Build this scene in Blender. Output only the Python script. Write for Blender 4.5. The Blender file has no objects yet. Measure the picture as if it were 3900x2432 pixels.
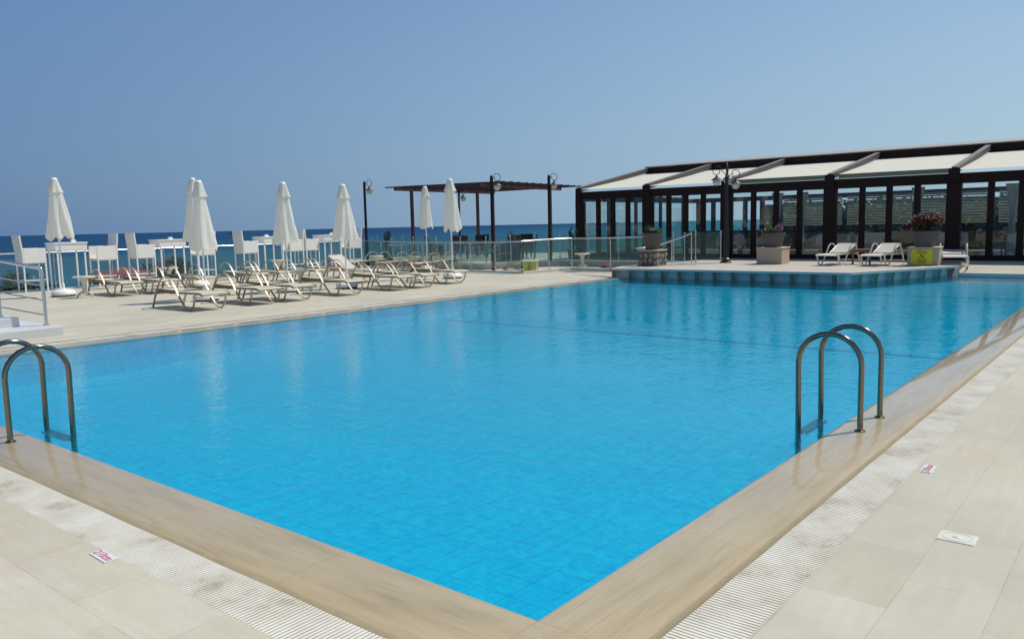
import bpy, bmesh, math, random
from mathutils import Vector, Matrix
R = math.radians
sc = bpy.context.scene
C = sc.collection

# ------------------------------------------------------------------ camera
cam_d = bpy.data.cameras.new('camera'); cam = bpy.data.objects.new('camera', cam_d); C.objects.link(cam)
cam_d.sensor_width = 36; cam_d.sensor_fit = 'HORIZONTAL'; cam_d.lens = 28.446
cam_d.clip_start = 0.05; cam_d.clip_end = 60000
rt = Vector((0.62961637, -0.77660053, -0.02179108)); up = Vector((0.10393667, 0.05640229, 0.99298336)); fw = Vector((0.76992233, 0.62746347, -0.11622908))
M = Matrix((rt, up, -fw)).transposed().to_4x4(); M.translation = Vector((-2.4649, -1.9062, 1.6)); cam.matrix_world = M
sc.camera = cam
# ------------------------------------------------------------------ world + sun
SUN_EL = R(57); SX, SY = 0.87, -0.49
w = bpy.data.worlds.new('World'); sc.world = w; w.use_nodes = True
nt = w.node_tree; nt.nodes.clear()
sky = nt.nodes.new('ShaderNodeTexSky'); sky.sky_type = 'NISHITA'; sky.sun_disc = False
sky.sun_elevation = SUN_EL; sky.sun_rotation = math.atan2(SX, SY); sky.altitude = 10
sky.air_density = 1.0; sky.dust_density = 0.25; sky.ozone_density = 3.0
bg = nt.nodes.new('ShaderNodeBackground'); bg.inputs[1].default_value = 0.10
wo = nt.nodes.new('ShaderNodeOutputWorld')
# marine haze low over the sea: denser and greyer-blue away from the sun, paler towards it
tc = nt.nodes.new('ShaderNodeTexCoord'); sx = nt.nodes.new('ShaderNodeSeparateXYZ'); nt.links.new(tc.outputs['Generated'], sx.inputs[0])
dp = nt.nodes.new('ShaderNodeVectorMath'); dp.operation = 'DOT_PRODUCT'; dp.inputs[1].default_value = (.63,-.777,0); nt.links.new(tc.outputs['Generated'], dp.inputs[0])
ma = nt.nodes.new('ShaderNodeMapRange'); ma.inputs[1].default_value = -.55; ma.inputs[2].default_value = .55; nt.links.new(dp.outputs['Value'], ma.inputs[0])
hr_ = nt.nodes.new('ShaderNodeValToRGB'); hr_.color_ramp.elements.new(.5)
def s2l(c): return tuple(((x/255+.055)/1.055)**2.4 for x in c)+(1,)
for e_, (p_, c_) in zip(hr_.color_ramp.elements, ((0,(94,126,168)),(.5,(136,166,194)),(1,(168,194,210)))): e_.position = p_; e_.color = s2l(c_)
nt.links.new(ma.outputs[0], hr_.inputs[0])
hs = nt.nodes.new('ShaderNodeVectorMath'); hs.operation = 'SCALE'; hs.inputs['Scale'].default_value = 10; nt.links.new(hr_.outputs[0], hs.inputs[0])
mf = nt.nodes.new('ShaderNodeValToRGB'); mf.color_ramp.elements.new(.3)
for e_, (p_, c_) in zip(mf.color_ramp.elements, ((0,.97),(.34,.34),(.85,0))): e_.position = p_; e_.color = (c_,c_,c_,1)
nt.links.new(sx.outputs[2], mf.inputs[0])
mx_ = nt.nodes.new('ShaderNodeMix'); mx_.data_type = 'RGBA'; nt.links.new(mf.outputs[0], mx_.inputs[0]); tn = nt.nodes.new('ShaderNodeVectorMath'); tn.operation = 'MULTIPLY'; tn.inputs[1].default_value = (.85,.965,1.09); nt.links.new(sky.outputs[0], tn.inputs[0]); nt.links.new(tn.outputs[0], mx_.inputs[6]); nt.links.new(hs.outputs[0], mx_.inputs[7])
nt.links.new(mx_.outputs[2], bg.inputs[0]); nt.links.new(bg.outputs[0], wo.inputs[0])
sd = bpy.data.lights.new('sun', 'SUN'); sd.energy = 3.7; sd.angle = R(0.53); sd.color = (1, .94, .83)
so = bpy.data.objects.new('sun', sd); C.objects.link(so)
h = math.hypot(SX, SY); sv = Vector((SX/h*math.cos(SUN_EL), SY/h*math.cos(SUN_EL), math.sin(SUN_EL)))
so.rotation_euler = sv.to_track_quat('Z', 'Y').to_euler(); so.location = (0, 0, 30)
sc.view_settings.view_transform = 'Standard'; sc.view_settings.look = 'None'
sc.view_settings.exposure = 0.0; sc.view_settings.gamma = 1
try:
    sc.cycles.max_bounces = 10; sc.cycles.transparent_max_bounces = 24; sc.cycles.use_denoising = True
    sc.cycles.caustics_reflective = False; sc.cycles.caustics_refractive = False
except Exception: pass

# ------------------------------------------------------------------ materials
class NT:
    def __init__(s, name):
        s.m = bpy.data.materials.new(name); s.m.use_nodes = True; s.t = s.m.node_tree; s.t.nodes.clear()
        s.out = s.n('ShaderNodeOutputMaterial')
    def n(s, t, **k):
        x = s.t.nodes.new(t)
        for a, b in k.items():
            if a.startswith('i_'): x.inputs[a[2:].replace('_', ' ')].default_value = b
            else: setattr(x, a, b)
        return x
    def l(s, a, b): s.t.links.new(a, b); return b
    def done(s, sh): s.l(sh, s.out.inputs[0]); return s.m
def coords(t, scale=(1,1,1), rot=(0,0,0), loc=(0,0,0)):
    g = t.n('ShaderNodeNewGeometry'); mp = t.n('ShaderNodeMapping')
    mp.inputs['Scale'].default_value = scale; mp.inputs['Rotation'].default_value = rot; mp.inputs['Location'].default_value = loc
    t.l(g.outputs['Position'], mp.inputs[0]); return mp.outputs[0]
def ocoords(t, scale=(1,1,1)):
    g = t.n('ShaderNodeTexCoord'); mp = t.n('ShaderNodeMapping'); mp.inputs['Scale'].default_value = scale
    t.l(g.outputs['Object'], mp.inputs[0]); return mp.outputs[0]
def noise(t, v, scale, detail=4, rough=.55):
    n = t.n('ShaderNodeTexNoise'); n.inputs['Scale'].default_value = scale; n.inputs['Detail'].default_value = detail; n.inputs['Roughness'].default_value = rough
    t.l(v, n.inputs['Vector']); return n.outputs['Fac']
def ramp(t, f, stops):
    r = t.n('ShaderNodeValToRGB'); e = r.color_ramp.elements
    while len(e) < len(stops): e.new(.5)
    for i, (p, c) in enumerate(stops): e[i].position = p; e[i].color = (*c, 1) if len(c) == 3 else c
    t.l(f, r.inputs[0]); return r.outputs[0]
def mixc(t, f, a, b, mode='MIX'):
    m = t.n('ShaderNodeMix', data_type='RGBA', blend_type=mode)
    for s, v in ((0, f), (6, a), (7, b)):
        if isinstance(v, (int, float)): m.inputs[s].default_value = v
        elif isinstance(v, tuple): m.inputs[s].default_value = (*v, 1)
        else: t.l(v, m.inputs[s])
    return m.outputs[2]
def bump(t, hgt, strength=.3, dist=.01):
    b = t.n('ShaderNodeBump'); b.inputs['Strength'].default_value = strength; b.inputs['Distance'].default_value = dist
    t.l(hgt, b.inputs['Height']); return b.outputs[0]
def pbr(name, col, rough=.5, metal=0, spec=.5, var=.12, vscale=6, bstr=0, bscale=60, coat=0, trans=0):
    t = NT(name); p = t.n('ShaderNodeBsdfPrincipled')
    v = ocoords(t); f = noise(t, v, vscale, 5, .6)
    c = mixc(t, f, tuple(x*(1-var) for x in col), tuple(min(1, x*(1+var)) for x in col))
    t.l(c, p.inputs['Base Color'])
    f2 = t.n('ShaderNodeMapRange'); f2.inputs[3].default_value = max(.02, rough-.06); f2.inputs[4].default_value = min(1, rough+.06)
    t.l(f, f2.inputs[0]); t.l(f2.outputs[0], p.inputs['Roughness'])
    p.inputs['Metallic'].default_value = metal; p.inputs['Specular IOR Level'].default_value = spec; p.inputs['Coat Weight'].default_value = coat
    if bstr: t.l(bump(t, noise(t, v, bscale, 3), bstr, .004), p.inputs['Normal'])
    if trans:
        tr = t.n('ShaderNodeBsdfTranslucent'); t.l(c, tr.inputs[0]); mx = t.n('ShaderNodeMixShader'); mx.inputs[0].default_value = trans
        t.l(p.outputs[0], mx.inputs[1]); t.l(tr.outputs[0], mx.inputs[2]); return t.done(mx.outputs[0])
    return t.done(p.outputs[0])

def travertine(name, rot, base=((.50,.455,.325),(.64,.605,.475)), bw=.66, rh=.345, off=0.0, joint=.0022, wet=0, loc=(0,0,0)):
    t = NT(name); p = t.n('ShaderNodeBsdfPrincipled')
    v = coords(t, rot=(0,0,rot), loc=loc)
    b = t.n('ShaderNodeTexBrick'); b.offset = .5; b.inputs['Scale'].default_value = 1
    b.inputs['Brick Width'].default_value = bw; b.inputs['Row Height'].default_value = rh
    b.inputs['Mortar Size'].default_value = joint; b.inputs['Mortar Smooth'].default_value = .6; b.inputs['Bias'].default_value = 0
    b.inputs['Color1'].default_value = (0,0,0,1); b.inputs['Color2'].default_value = (1,1,1,1); b.inputs['Mortar'].default_value = (.5,.5,.5,1)
    t.l(v, b.inputs['Vector'])
    g1 = noise(t, v, .9, 3, .5)
    vm = t.n('ShaderNodeMapping'); vm.inputs['Scale'].default_value = (1.2, 9, 1); t.l(v, vm.inputs[0])
    g2 = noise(t, vm.outputs[0], 2.2, 7, .62)       # bedding veins of the stone
    g3 = noise(t, v, 38, 3, .6)
    a = mixc(t, b.outputs['Color'], base[0], base[1])
    a = mixc(t, .45, a, ramp(t, g2, [(.3, base[0]), (.52, tuple((x+y)/2 for x, y in zip(*base))), (.72, base[1])]))
    a = mixc(t, ramp(t, g1, [(.35,(0,0,0)),(.7,(.3,.3,.3))]), a, (.57,.55,.48))
    a = mixc(t, ramp(t, g3, [(.6,(0,0,0)),(.78,(.28,.28,.28))]), a, (.33,.29,.23))
    pk = noise(t, v, 2.1, 3); a = mixc(t, ramp(t, pk, [(.52,(0,0,0)),(.72,(.5,.5,.5))]), a, (.50,.41,.31)); pk2 = noise(t, v, .55, 5, .6); a = mixc(t, ramp(t, pk2, [(.45,(0,0,0)),(.62,(.45,.45,.45))]), a, (.44,.41,.33))
    jn = noise(t, v, 2.2, 4, .7); jm = t.n('ShaderNodeMath', operation='MULTIPLY'); t.l(b.outputs['Fac'], jm.inputs[0]); t.l(ramp(t, jn, [(.38,(.12,.12,.12)),(.62,(.6,.6,.6))]), jm.inputs[1])
    a = mixc(t, jm.outputs[0], a, (.20,.17,.13))
    g6 = noise(t, v, 90, 2, .5); a = mixc(t, ramp(t, g6, [(.70,(0,0,0)),(.76,(.5,.5,.5))]), a, (.30,.26,.20))
    wm = t.n('ShaderNodeMapping'); wm.inputs['Scale'].default_value = (1, 3.5, 1); t.l(v, wm.inputs[0]); g5 = noise(t, wm.outputs[0], 9, 6, .75)
    a = mixc(t, ramp(t, g5, [(.60,(0,0,0)),(.72,(.6,.6,.6))]), a, (.68,.66,.60))
    t.l(a, p.inputs['Base Color'])
    hb = t.n('ShaderNodeMath', operation='MULTIPLY_ADD'); t.l(b.outputs['Fac'], hb.inputs[0]); hb.inputs[1].default_value = -.6; t.l(g3, hb.inputs[2])
    t.l(bump(t, hb.outputs[0], .18, .004), p.inputs['Normal'])
    p.inputs['Roughness'].default_value = .62; p.inputs['Specular IOR Level'].default_value = .35
    return t.done(p.outputs[0])

def wet_stone(name, rot):
    t = NT(name); p = t.n('ShaderNodeBsdfPrincipled')
    v = coords(t, scale=(1,1,1), rot=(0,0,rot))
    vm = t.n('ShaderNodeMapping'); vm.inputs['Scale'].default_value = (.5, 5, 1); t.l(v, vm.inputs[0])
    g2 = noise(t, vm.outputs[0], 1.9, 7, .55); g1 = noise(t, v, 1.1, 3)
    a = ramp(t, g2, [(.22,(.34,.26,.13)),(.45,(.46,.36,.195)),(.58,(.51,.405,.23)),(.78,(.38,.295,.155))])
    a = mixc(t, ramp(t, g1, [(.4,(0,0,0)),(.75,(.5,.5,.5))]), a, (.57,.46,.27))
    g3 = noise(t, v, 55, 3); a = mixc(t, ramp(t, g3, [(.62,(0,0,0)),(.8,(.2,.2,.2))]), a, (.30,.22,.13))
    vs = t.n('ShaderNodeMapping'); vs.inputs['Scale'].default_value = (.6, 22, 1); t.l(v, vs.inputs[0]); g4 = noise(t, vs.outputs[0], 3, 8, .7)
    a = mixc(t, ramp(t, g4, [(.52,(0,0,0)),(.66,(.45,.45,.45))]), a, (.30,.235,.15))
    a = mixc(t, ramp(t, g4, [(.30,(.4,.4,.4)),(.42,(0,0,0))]), a, (.66,.56,.38))
    b = t.n('ShaderNodeTexBrick'); b.offset = 0; b.inputs['Scale'].default_value = 1; b.inputs['Brick Width'].default_value = 1.2; b.inputs['Row Height'].default_value = 40
    b.inputs['Mortar Size'].default_value = .002; t.l(v, b.inputs['Vector'])
    a = mixc(t, ramp(t, b.outputs['Fac'], [(0,(0,0,0)),(1,(.5,.5,.5))]), a, (.2,.15,.1))
    t.l(a, p.inputs['Base Color']); p.inputs['Roughness'].default_value = .35
    rr = ramp(t, g1, [(.3,(.02,.02,.02)),(.7,(.07,.07,.07))]); t.l(rr, p.inputs['Coat Roughness'])
    p.inputs['Coat Weight'].default_value = 1; p.inputs['Coat IOR'].default_value = 1.33
    wv = t.n('ShaderNodeMapping'); wv.inputs['Scale'].default_value = (1,1,1); t.l(v, wv.inputs[0])
    nb = bump(t, noise(t, wv.outputs[0], 14, 2), .04, .003); t.l(nb, p.inputs['Coat Normal'])
    return t.done(p.outputs[0])

def glass(name, tint=(.86,.94,.92), dirt=.05, wav=0, k=1.0, dcol=(.55,.65,.62)):
    t = NT(name)
    fr = t.n('ShaderNodeFresnel'); fr.inputs[0].default_value = 1.45
    tr = t.n('ShaderNodeBsdfTransparent'); tr.inputs[0].default_value = (*tint, 1)
    gl = t.n('ShaderNodeBsdfGlossy'); gl.inputs['Roughness'].default_value = .015
    if wav:
        nb = bump(t, noise(t, coords(t), 1.6, 2), wav, .02); t.l(nb, gl.inputs['Normal'])
    df = t.n('ShaderNodeBsdfDiffuse'); df.inputs[0].default_value = (*dcol, 1)
    m0 = t.n('ShaderNodeMixShader'); m0.inputs[0].default_value = dirt; t.l(tr.outputs[0], m0.inputs[1]); t.l(df.outputs[0], m0.inputs[2])
    m1 = t.n('ShaderNodeMixShader'); mu = t.n('ShaderNodeMath', operation='MULTIPLY'); mu.inputs[1].default_value = k; t.l(fr.outputs[0], mu.inputs[0])
    t.l(mu.outputs[0], m1.inputs[0]); t.l(m0.outputs[0], m1.inputs[1]); t.l(gl.outputs[0], m1.inputs[2])
    return t.done(m1.outputs[0])

def pool_water():
    t = NT('pool_water_surface'); v = coords(t)
    vm = t.n('ShaderNodeMapping'); vm.inputs['Scale'].default_value = (1,1,1); vm.inputs['Rotation'].default_value = (0,0,.6); t.l(v, vm.inputs[0])
    w1 = noise(t, vm.outputs[0], 9, 3, .5); w2 = noise(t, v, 2.0, 2, .5); w3 = noise(t, v, 26, 2, .5)
    ad = t.n('ShaderNodeMath', operation='MULTIPLY_ADD'); t.l(w2, ad.inputs[0]); ad.inputs[1].default_value = 1.6; t.l(w1, ad.inputs[2])
    ad2 = t.n('ShaderNodeMath', operation='MULTIPLY_ADD'); t.l(w3, ad2.inputs[0]); ad2.inputs[1].default_value = .3; t.l(ad.outputs[0], ad2.inputs[2])
    # patches of breeze
    pt = noise(t, v, .30, 3); st = t.n('ShaderNodeMapRange'); t.l(pt, st.inputs[0]); st.inputs[1].default_value = .35; st.inputs[2].default_value = .65; st.inputs[3].default_value = .14; st.inputs[4].default_value = .42
    b = t.n('ShaderNodeBump'); b.inputs['Distance'].default_value = .02; t.l(ad2.outputs[0], b.inputs['Height']); t.l(st.outputs[0], b.inputs['Strength'])
    fr = t.n('ShaderNodeFresnel'); fr.inputs[0].default_value = 1.33; t.l(b.outputs[0], fr.inputs[1])
    gl = t.n('ShaderNodeBsdfGlossy'); gl.inputs['Roughness'].default_value = .02; t.l(b.outputs[0], gl.inputs['Normal'])
    tr = t.n('ShaderNodeBsdfTransparent')
    # caustic light painted as a cell pattern into the transmission tint
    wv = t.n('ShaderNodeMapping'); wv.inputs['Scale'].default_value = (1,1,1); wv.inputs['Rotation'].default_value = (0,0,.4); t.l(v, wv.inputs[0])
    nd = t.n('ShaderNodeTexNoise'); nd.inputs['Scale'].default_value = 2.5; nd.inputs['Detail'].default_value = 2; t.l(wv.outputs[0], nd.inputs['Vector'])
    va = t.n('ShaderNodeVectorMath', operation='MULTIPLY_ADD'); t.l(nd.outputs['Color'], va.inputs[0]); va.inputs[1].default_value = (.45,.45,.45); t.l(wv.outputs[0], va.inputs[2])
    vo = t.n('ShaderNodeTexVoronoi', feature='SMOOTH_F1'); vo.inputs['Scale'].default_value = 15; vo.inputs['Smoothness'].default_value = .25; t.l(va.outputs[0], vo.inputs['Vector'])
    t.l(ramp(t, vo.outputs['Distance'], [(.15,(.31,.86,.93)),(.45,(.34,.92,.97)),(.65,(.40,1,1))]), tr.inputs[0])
    b2 = t.n('ShaderNodeBump'); b2.inputs['Distance'].default_value = .22; b2.inputs['Strength'].default_value = .9; t.l(ad2.outputs[0], b2.inputs['Height'])
    rf = t.n('ShaderNodeBsdfRefraction'); rf.inputs['IOR'].default_value = 1.10; rf.inputs['Color'].default_value = (.36,.95,1,1); rf.inputs['Roughness'].default_value = 0; t.l(b2.outputs[0], rf.inputs['Normal'])
    m0 = t.n('ShaderNodeMixShader'); m0.inputs[0].default_value = .20; t.l(tr.outputs[0], m0.inputs[1]); t.l(rf.outputs[0], m0.inputs[2])
    m1 = t.n('ShaderNodeMixShader'); t.l(fr.outputs[0], m1.inputs[0]); t.l(m0.outputs[0], m1.inputs[1]); t.l(gl.outputs[0], m1.inputs[2])
    return t.done(m1.outputs[0])

def pool_tile():
    t = NT('pool_tile'); p = t.n('ShaderNodeBsdfPrincipled'); v = coords(t)
    b = t.n('ShaderNodeTexBrick'); b.offset = 0; b.inputs['Scale'].default_value = 1; b.inputs['Brick Width'].default_value = .24; b.inputs['Row Height'].default_value = .24
    b.inputs['Mortar Size'].default_value = .006; b.inputs['Mortar Smooth'].default_value = .5
    b.inputs['Color1'].default_value = (.004,.60,.95,1); b.inputs['Color2'].default_value = (.006,.65,.97,1); b.inputs['Mortar'].default_value = (.004,.40,.72,1)
    t.l(v, b.inputs['Vector'])
    f = noise(t, v, .5, 4); a = mixc(t, ramp(t, f, [(.35,(0,0,0)),(.7,(.35,.35,.35))]), b.outputs['Color'], (.01,.68,.90))
    f3 = noise(t, coords(t, scale=(1,2.2,1), rot=(0,0,.5)), 26, 3); a = mixc(t, ramp(t, f3, [(.42,(0,0,0)),(.68,(.55,.55,.55))]), a, (.004,.44,.80))  # fine streaks in the tile colour stand in for caustic light
    t.l(a, p.inputs['Base Color']); p.inputs['Roughness'].default_value = .5; p.inputs['Specular IOR Level'].default_value = .1
    return t.done(p.outputs[0])

def sea_mat():
    t = NT('sea_surface'); v = coords(t); p = t.n('ShaderNodeBsdfPrincipled')
    # real water colour: pale shallows by the shore on the right, navy deep water further out
    sp = t.n('ShaderNodeSeparateXYZ'); t.l(v, sp.inputs[0])
    dd = t.n('ShaderNodeMath', operation='MULTIPLY_ADD'); t.l(sp.outputs[0], dd.inputs[0]); dd.inputs[1].default_value = -.55; t.l(sp.outputs[1], dd.inputs[2])
    nn = noise(t, coords(t, scale=(1,1,1)), .004, 4); ad = t.n('ShaderNodeMath', operation='MULTIPLY_ADD'); t.l(nn, ad.inputs[0]); ad.inputs[1].default_value = 110; t.l(dd.outputs[0], ad.inputs[2])
    mr = t.n('ShaderNodeMapRange'); t.l(ad.outputs[0], mr.inputs[0]); mr.inputs[1].default_value = 40; mr.inputs[2].default_value = 640
    c = ramp(t, mr.outputs[0], [(0,(.022,.135,.185)),(.22,(.020,.110,.175)),(.5,(.018,.075,.155)),(1,(.014,.052,.130))])
    wv = noise(t, coords(t, scale=(1,1,1)), .35, 5, .65)
    c = mixc(t, ramp(t, wv, [(.35,(0,0,0)),(.7,(.4,.4,.4))]), c, (.018,.10,.17))
    t.l(c, p.inputs['Base Color']); p.inputs['Roughness'].default_value = .8; p.inputs['Specular IOR Level'].default_value = .03
    t.l(bump(t, wv, .8, .4), p.inputs['Normal'])
    return t.done(p.outputs[0])

def leafmat(name, a, b, trans=.25):
    t = NT(name); g = t.n('ShaderNodeNewGeometry'); p = t.n('ShaderNodeBsdfPrincipled')
    c = mixc(t, g.outputs['Random Per Island'], a, b); t.l(c, p.inputs['Base Color']); p.inputs['Roughness'].default_value = .5
    tr = t.n('ShaderNodeBsdfTranslucent'); t.l(c, tr.inputs[0]); m = t.n('ShaderNodeMixShader'); m.inputs[0].default_value = trans
    t.l(p.outputs[0], m.inputs[1]); t.l(tr.outputs[0], m.inputs[2]); return t.done(m.outputs[0])

def fabric(name, col, trans=.2, scale=220, rough=.85):
    t = NT(name); p = t.n('ShaderNodeBsdfPrincipled'); v = ocoords(t)
    wv = t.n('ShaderNodeTexWave'); wv.inputs['Scale'].default_value = scale/10; t.l(v, wv.inputs['Vector'])
    f = noise(t, v, 3, 4)
    c = mixc(t, f, tuple(x*.88 for x in col), tuple(min(1,x*1.06) for x in col)); t.l(c, p.inputs['Base Color']); p.inputs['Roughness'].default_value = rough
    p.inputs['Specular IOR Level'].default_value = .2
    t.l(bump(t, wv.outputs['Fac'], .12, .002), p.inputs['Normal'])
    tr = t.n('ShaderNodeBsdfTranslucent'); t.l(c, tr.inputs[0]); m = t.n('ShaderNodeMixShader'); m.inputs[0].default_value = trans
    t.l(p.outputs[0], m.inputs[1]); t.l(tr.outputs[0], m.inputs[2]); return t.done(m.outputs[0])

def grate_mat(rot):
    t = NT('grate_plastic'); p = t.n('ShaderNodeBsdfPrincipled'); v = coords(t, rot=(0,0,rot))
    f = noise(t, v, 2.6, 5, .65); f2 = noise(t, v, 14, 3)
    c = ramp(t, f, [(.38,(.82,.79,.68)),(.56,(.72,.67,.54)),(.72,(.46,.39,.26))])
    c = mixc(t, ramp(t, f2, [(.5,(0,0,0)),(.75,(.4,.4,.4))]), c, (.76,.73,.66))
    t.l(c, p.inputs['Base Color']); p.inputs['Roughness'].default_value = .5; return t.done(p.outputs[0])

m_dx = travertine('deck_stone_x', 0, loc=(.7,.39,0)); m_dy = travertine('deck_stone_y', R(90), loc=(.1,.38,0))
m_plat = travertine('platform_stone', R(90), base=((.50,.44,.36),(.58,.52,.44)), bw=.6, rh=.3)
m_cx = wet_stone('wet_coping_x', 0); m_cy = wet_stone('wet_coping_y', R(90))
m_water = pool_water(); m_tile = pool_tile(); m_sea = sea_mat()
m_gr = grate_mat(0)
m_gut = pbr('gutter_dark', (.13,.11,.075), .8)
m_grime = pbr('coping_grime', (.40,.33,.21), .8, var=.3, vscale=5, spec=.15)
m_line = pbr('lane_tile_dark', (.03,.34,.68), .5)
m_steel = pbr('brushed_steel', (.62,.62,.60), .22, metal=1, var=.05, vscale=30)
m_lad = pbr('weathered_steel', (.24,.205,.155), .17, metal=1, var=.15, vscale=9)
m_glass = glass('rail_glass', (.86,.945,.93), .075, k=.13, dcol=(.40,.52,.49))
m_glass2 = glass('window_glass', (.95,.985,.975), .015, wav=.18, k=1.25, dcol=(.3,.36,.34))
m_wood = pbr('dark_mahogany', (.020,.0075,.005), .55, var=.25, vscale=8, spec=.2)
m_beam = pbr('pergola_paint', (.05,.014,.012), .55, var=.2, vscale=6)
m_black = pbr('black_iron', (.012,.012,.014), .4, spec=.5)
m_graym = pbr('roof_metal', (.36,.345,.31), .6, metal=0, var=.2, vscale=3)
m_rcap = pbr('rafter_cap_paint', (.21,.195,.18), .55, var=.2, vscale=3)
m_raf = pbr('rafter_paint', (.085,.07,.06), .55, var=.2, vscale=3)
m_awn = fabric('awning_cloth', (.74,.72,.60), .07, 60)
m_awng = fabric('awning_green', (.10,.13,.09), .1, 60)
m_umb = fabric('parasol_cloth', (.93,.92,.86), .48, 90)
m_white = pbr('white_plastic', (.86,.86,.85), .4, var=.05)
m_wick = pbr('white_weave', (.86,.84,.78), .55, var=.06, bstr=.5, bscale=90)
m_whitep = pbr('white_powdercoat', (.86,.87,.86), .35, var=.04)
m_cream = pbr('cream_plastic', (.66,.62,.50), .4, var=.06)
m_frame = pbr('champagne_frame', (.47,.39,.285), .42, metal=.2, var=.1, vscale=12)
m_sling = fabric('sling_cloth', (.62,.575,.44), .06, 160)
m_slingw = fabric('sling_cloth_pale', (.72,.69,.60), .2, 160)
m_olive = pbr('olive_rim', (.21,.17,.095), .6, var=.2)
m_fpal = pbr('pale_frame', (.66,.64,.56), .3, metal=.3, var=.08)
m_dwick = pbr('dark_wicker', (.022,.021,.020), .6, var=.3, bstr=.6, bscale=70)
m_pot = pbr('grey_brown_pot', (.11,.088,.075), .7, var=.18, vscale=5, bstr=.2)
m_box = pbr('planter_stone', (.46,.37,.26), .7, var=.14, vscale=4, bstr=.2, bscale=30)
m_boxtop = pbr('planter_cap_stone', (.60,.53,.42), .6, var=.1)
m_soil = pbr('soil', (.05,.035,.025), .9)
m_wallb = pbr('blue_wall_tile', (.56,.74,.76), .35, var=.12, vscale=2)
m_buttf = pbr('buttress_front_shaded', (.20,.22,.18), .6, var=.2)  # front face coloured darker, as if in shade
m_butt = pbr('buttress_stone_sunlit', (.80,.77,.66), .6, var=.14, vscale=4)  # pale sides: sunlight painted into the stone colour
m_slab = pbr('slab_edge_stone', (.66,.62,.54), .55, var=.08)
m_step = pbr('white_step_paint', (.62,.63,.62), .5, var=.05)
m_bwhite = pbr('terrace_wall_paint', (.50,.48,.46), .7, var=.12, vscale=1.5, bstr=.2)
m_stonew = pbr('rubble_mortar', (.13,.11,.08), .9, var=.3, vscale=7, bstr=.6, bscale=25)
m_rock = pbr('rubble_stone', (.34,.29,.23), .8, var=.35, vscale=5, bstr=.4, bscale=20)
m_yel = pbr('sign_yellow', (.72,.66,.015), .4, var=.06)
m_red = pbr('sign_red', (.62,.10,.02), .5, var=.05); m_ink = pbr('sign_black', (.02,.02,.015), .5, var=.05)
m_mred = pbr('mark_red', (.60,.20,.22), .5, var=.1); m_mwhite = pbr('mark_white', (.74,.76,.80), .35, var=.04)
m_lid = pbr('skimmer_plastic', (.68,.67,.57), .55, var=.05)
m_lamp = pbr('frosted_globe', (.86,.84,.76), .45, var=.04, trans=.45)
m_shade = pbr('lamp_shade_grey', (.06,.065,.07), .5, var=.1)
m_cloth = fabric('table_linen', (.74,.78,.84), .15, 60)
m_sheer = fabric('sheer_curtain', (.88,.90,.86), .6, 40)
m_tim = pbr('side_table_wood', (.25,.12,.05), .5, var=.2, vscale=12)
m_glass3 = glass('side_window_glass', (.95,.985,.975), .01, k=.2)
m_blind = pbr('pale_shutter', (.80,.82,.72), .6, var=.1, trans=.4)
m_int = pbr('interior_floor', (.20,.17,.14), .5, var=.2)
m_bark = pbr('bark', (.12,.085,.06), .9, var=.3, bstr=.5, bscale=20)
m_can = fabric('red_canvas', (.40,.08,.11), .25, 60)
m_hill = pbr('shore_earth', (.22,.17,.11), .9, var=.3, vscale=.2)
lf_dark = leafmat('leaf_dark', (.016,.035,.012), (.04,.08,.022)); lf_mid = leafmat('leaf_mid', (.035,.09,.02), (.09,.17,.04))
lf_red = leafmat('leaf_red', (.065,.015,.010), (.15,.045,.022)); lf_fl = leafmat('petal_red', (.5,.03,.03), (.6,.2,.2)); lf_gy = leafmat('leaf_grey', (.28,.29,.25), (.45,.44,.40))
lf_pur = leafmat('petal_purple', (.16,.07,.16), (.32,.20,.30)); lf_wh = leafmat('petal_white', (.6,.6,.55), (.75,.75,.7))

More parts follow.
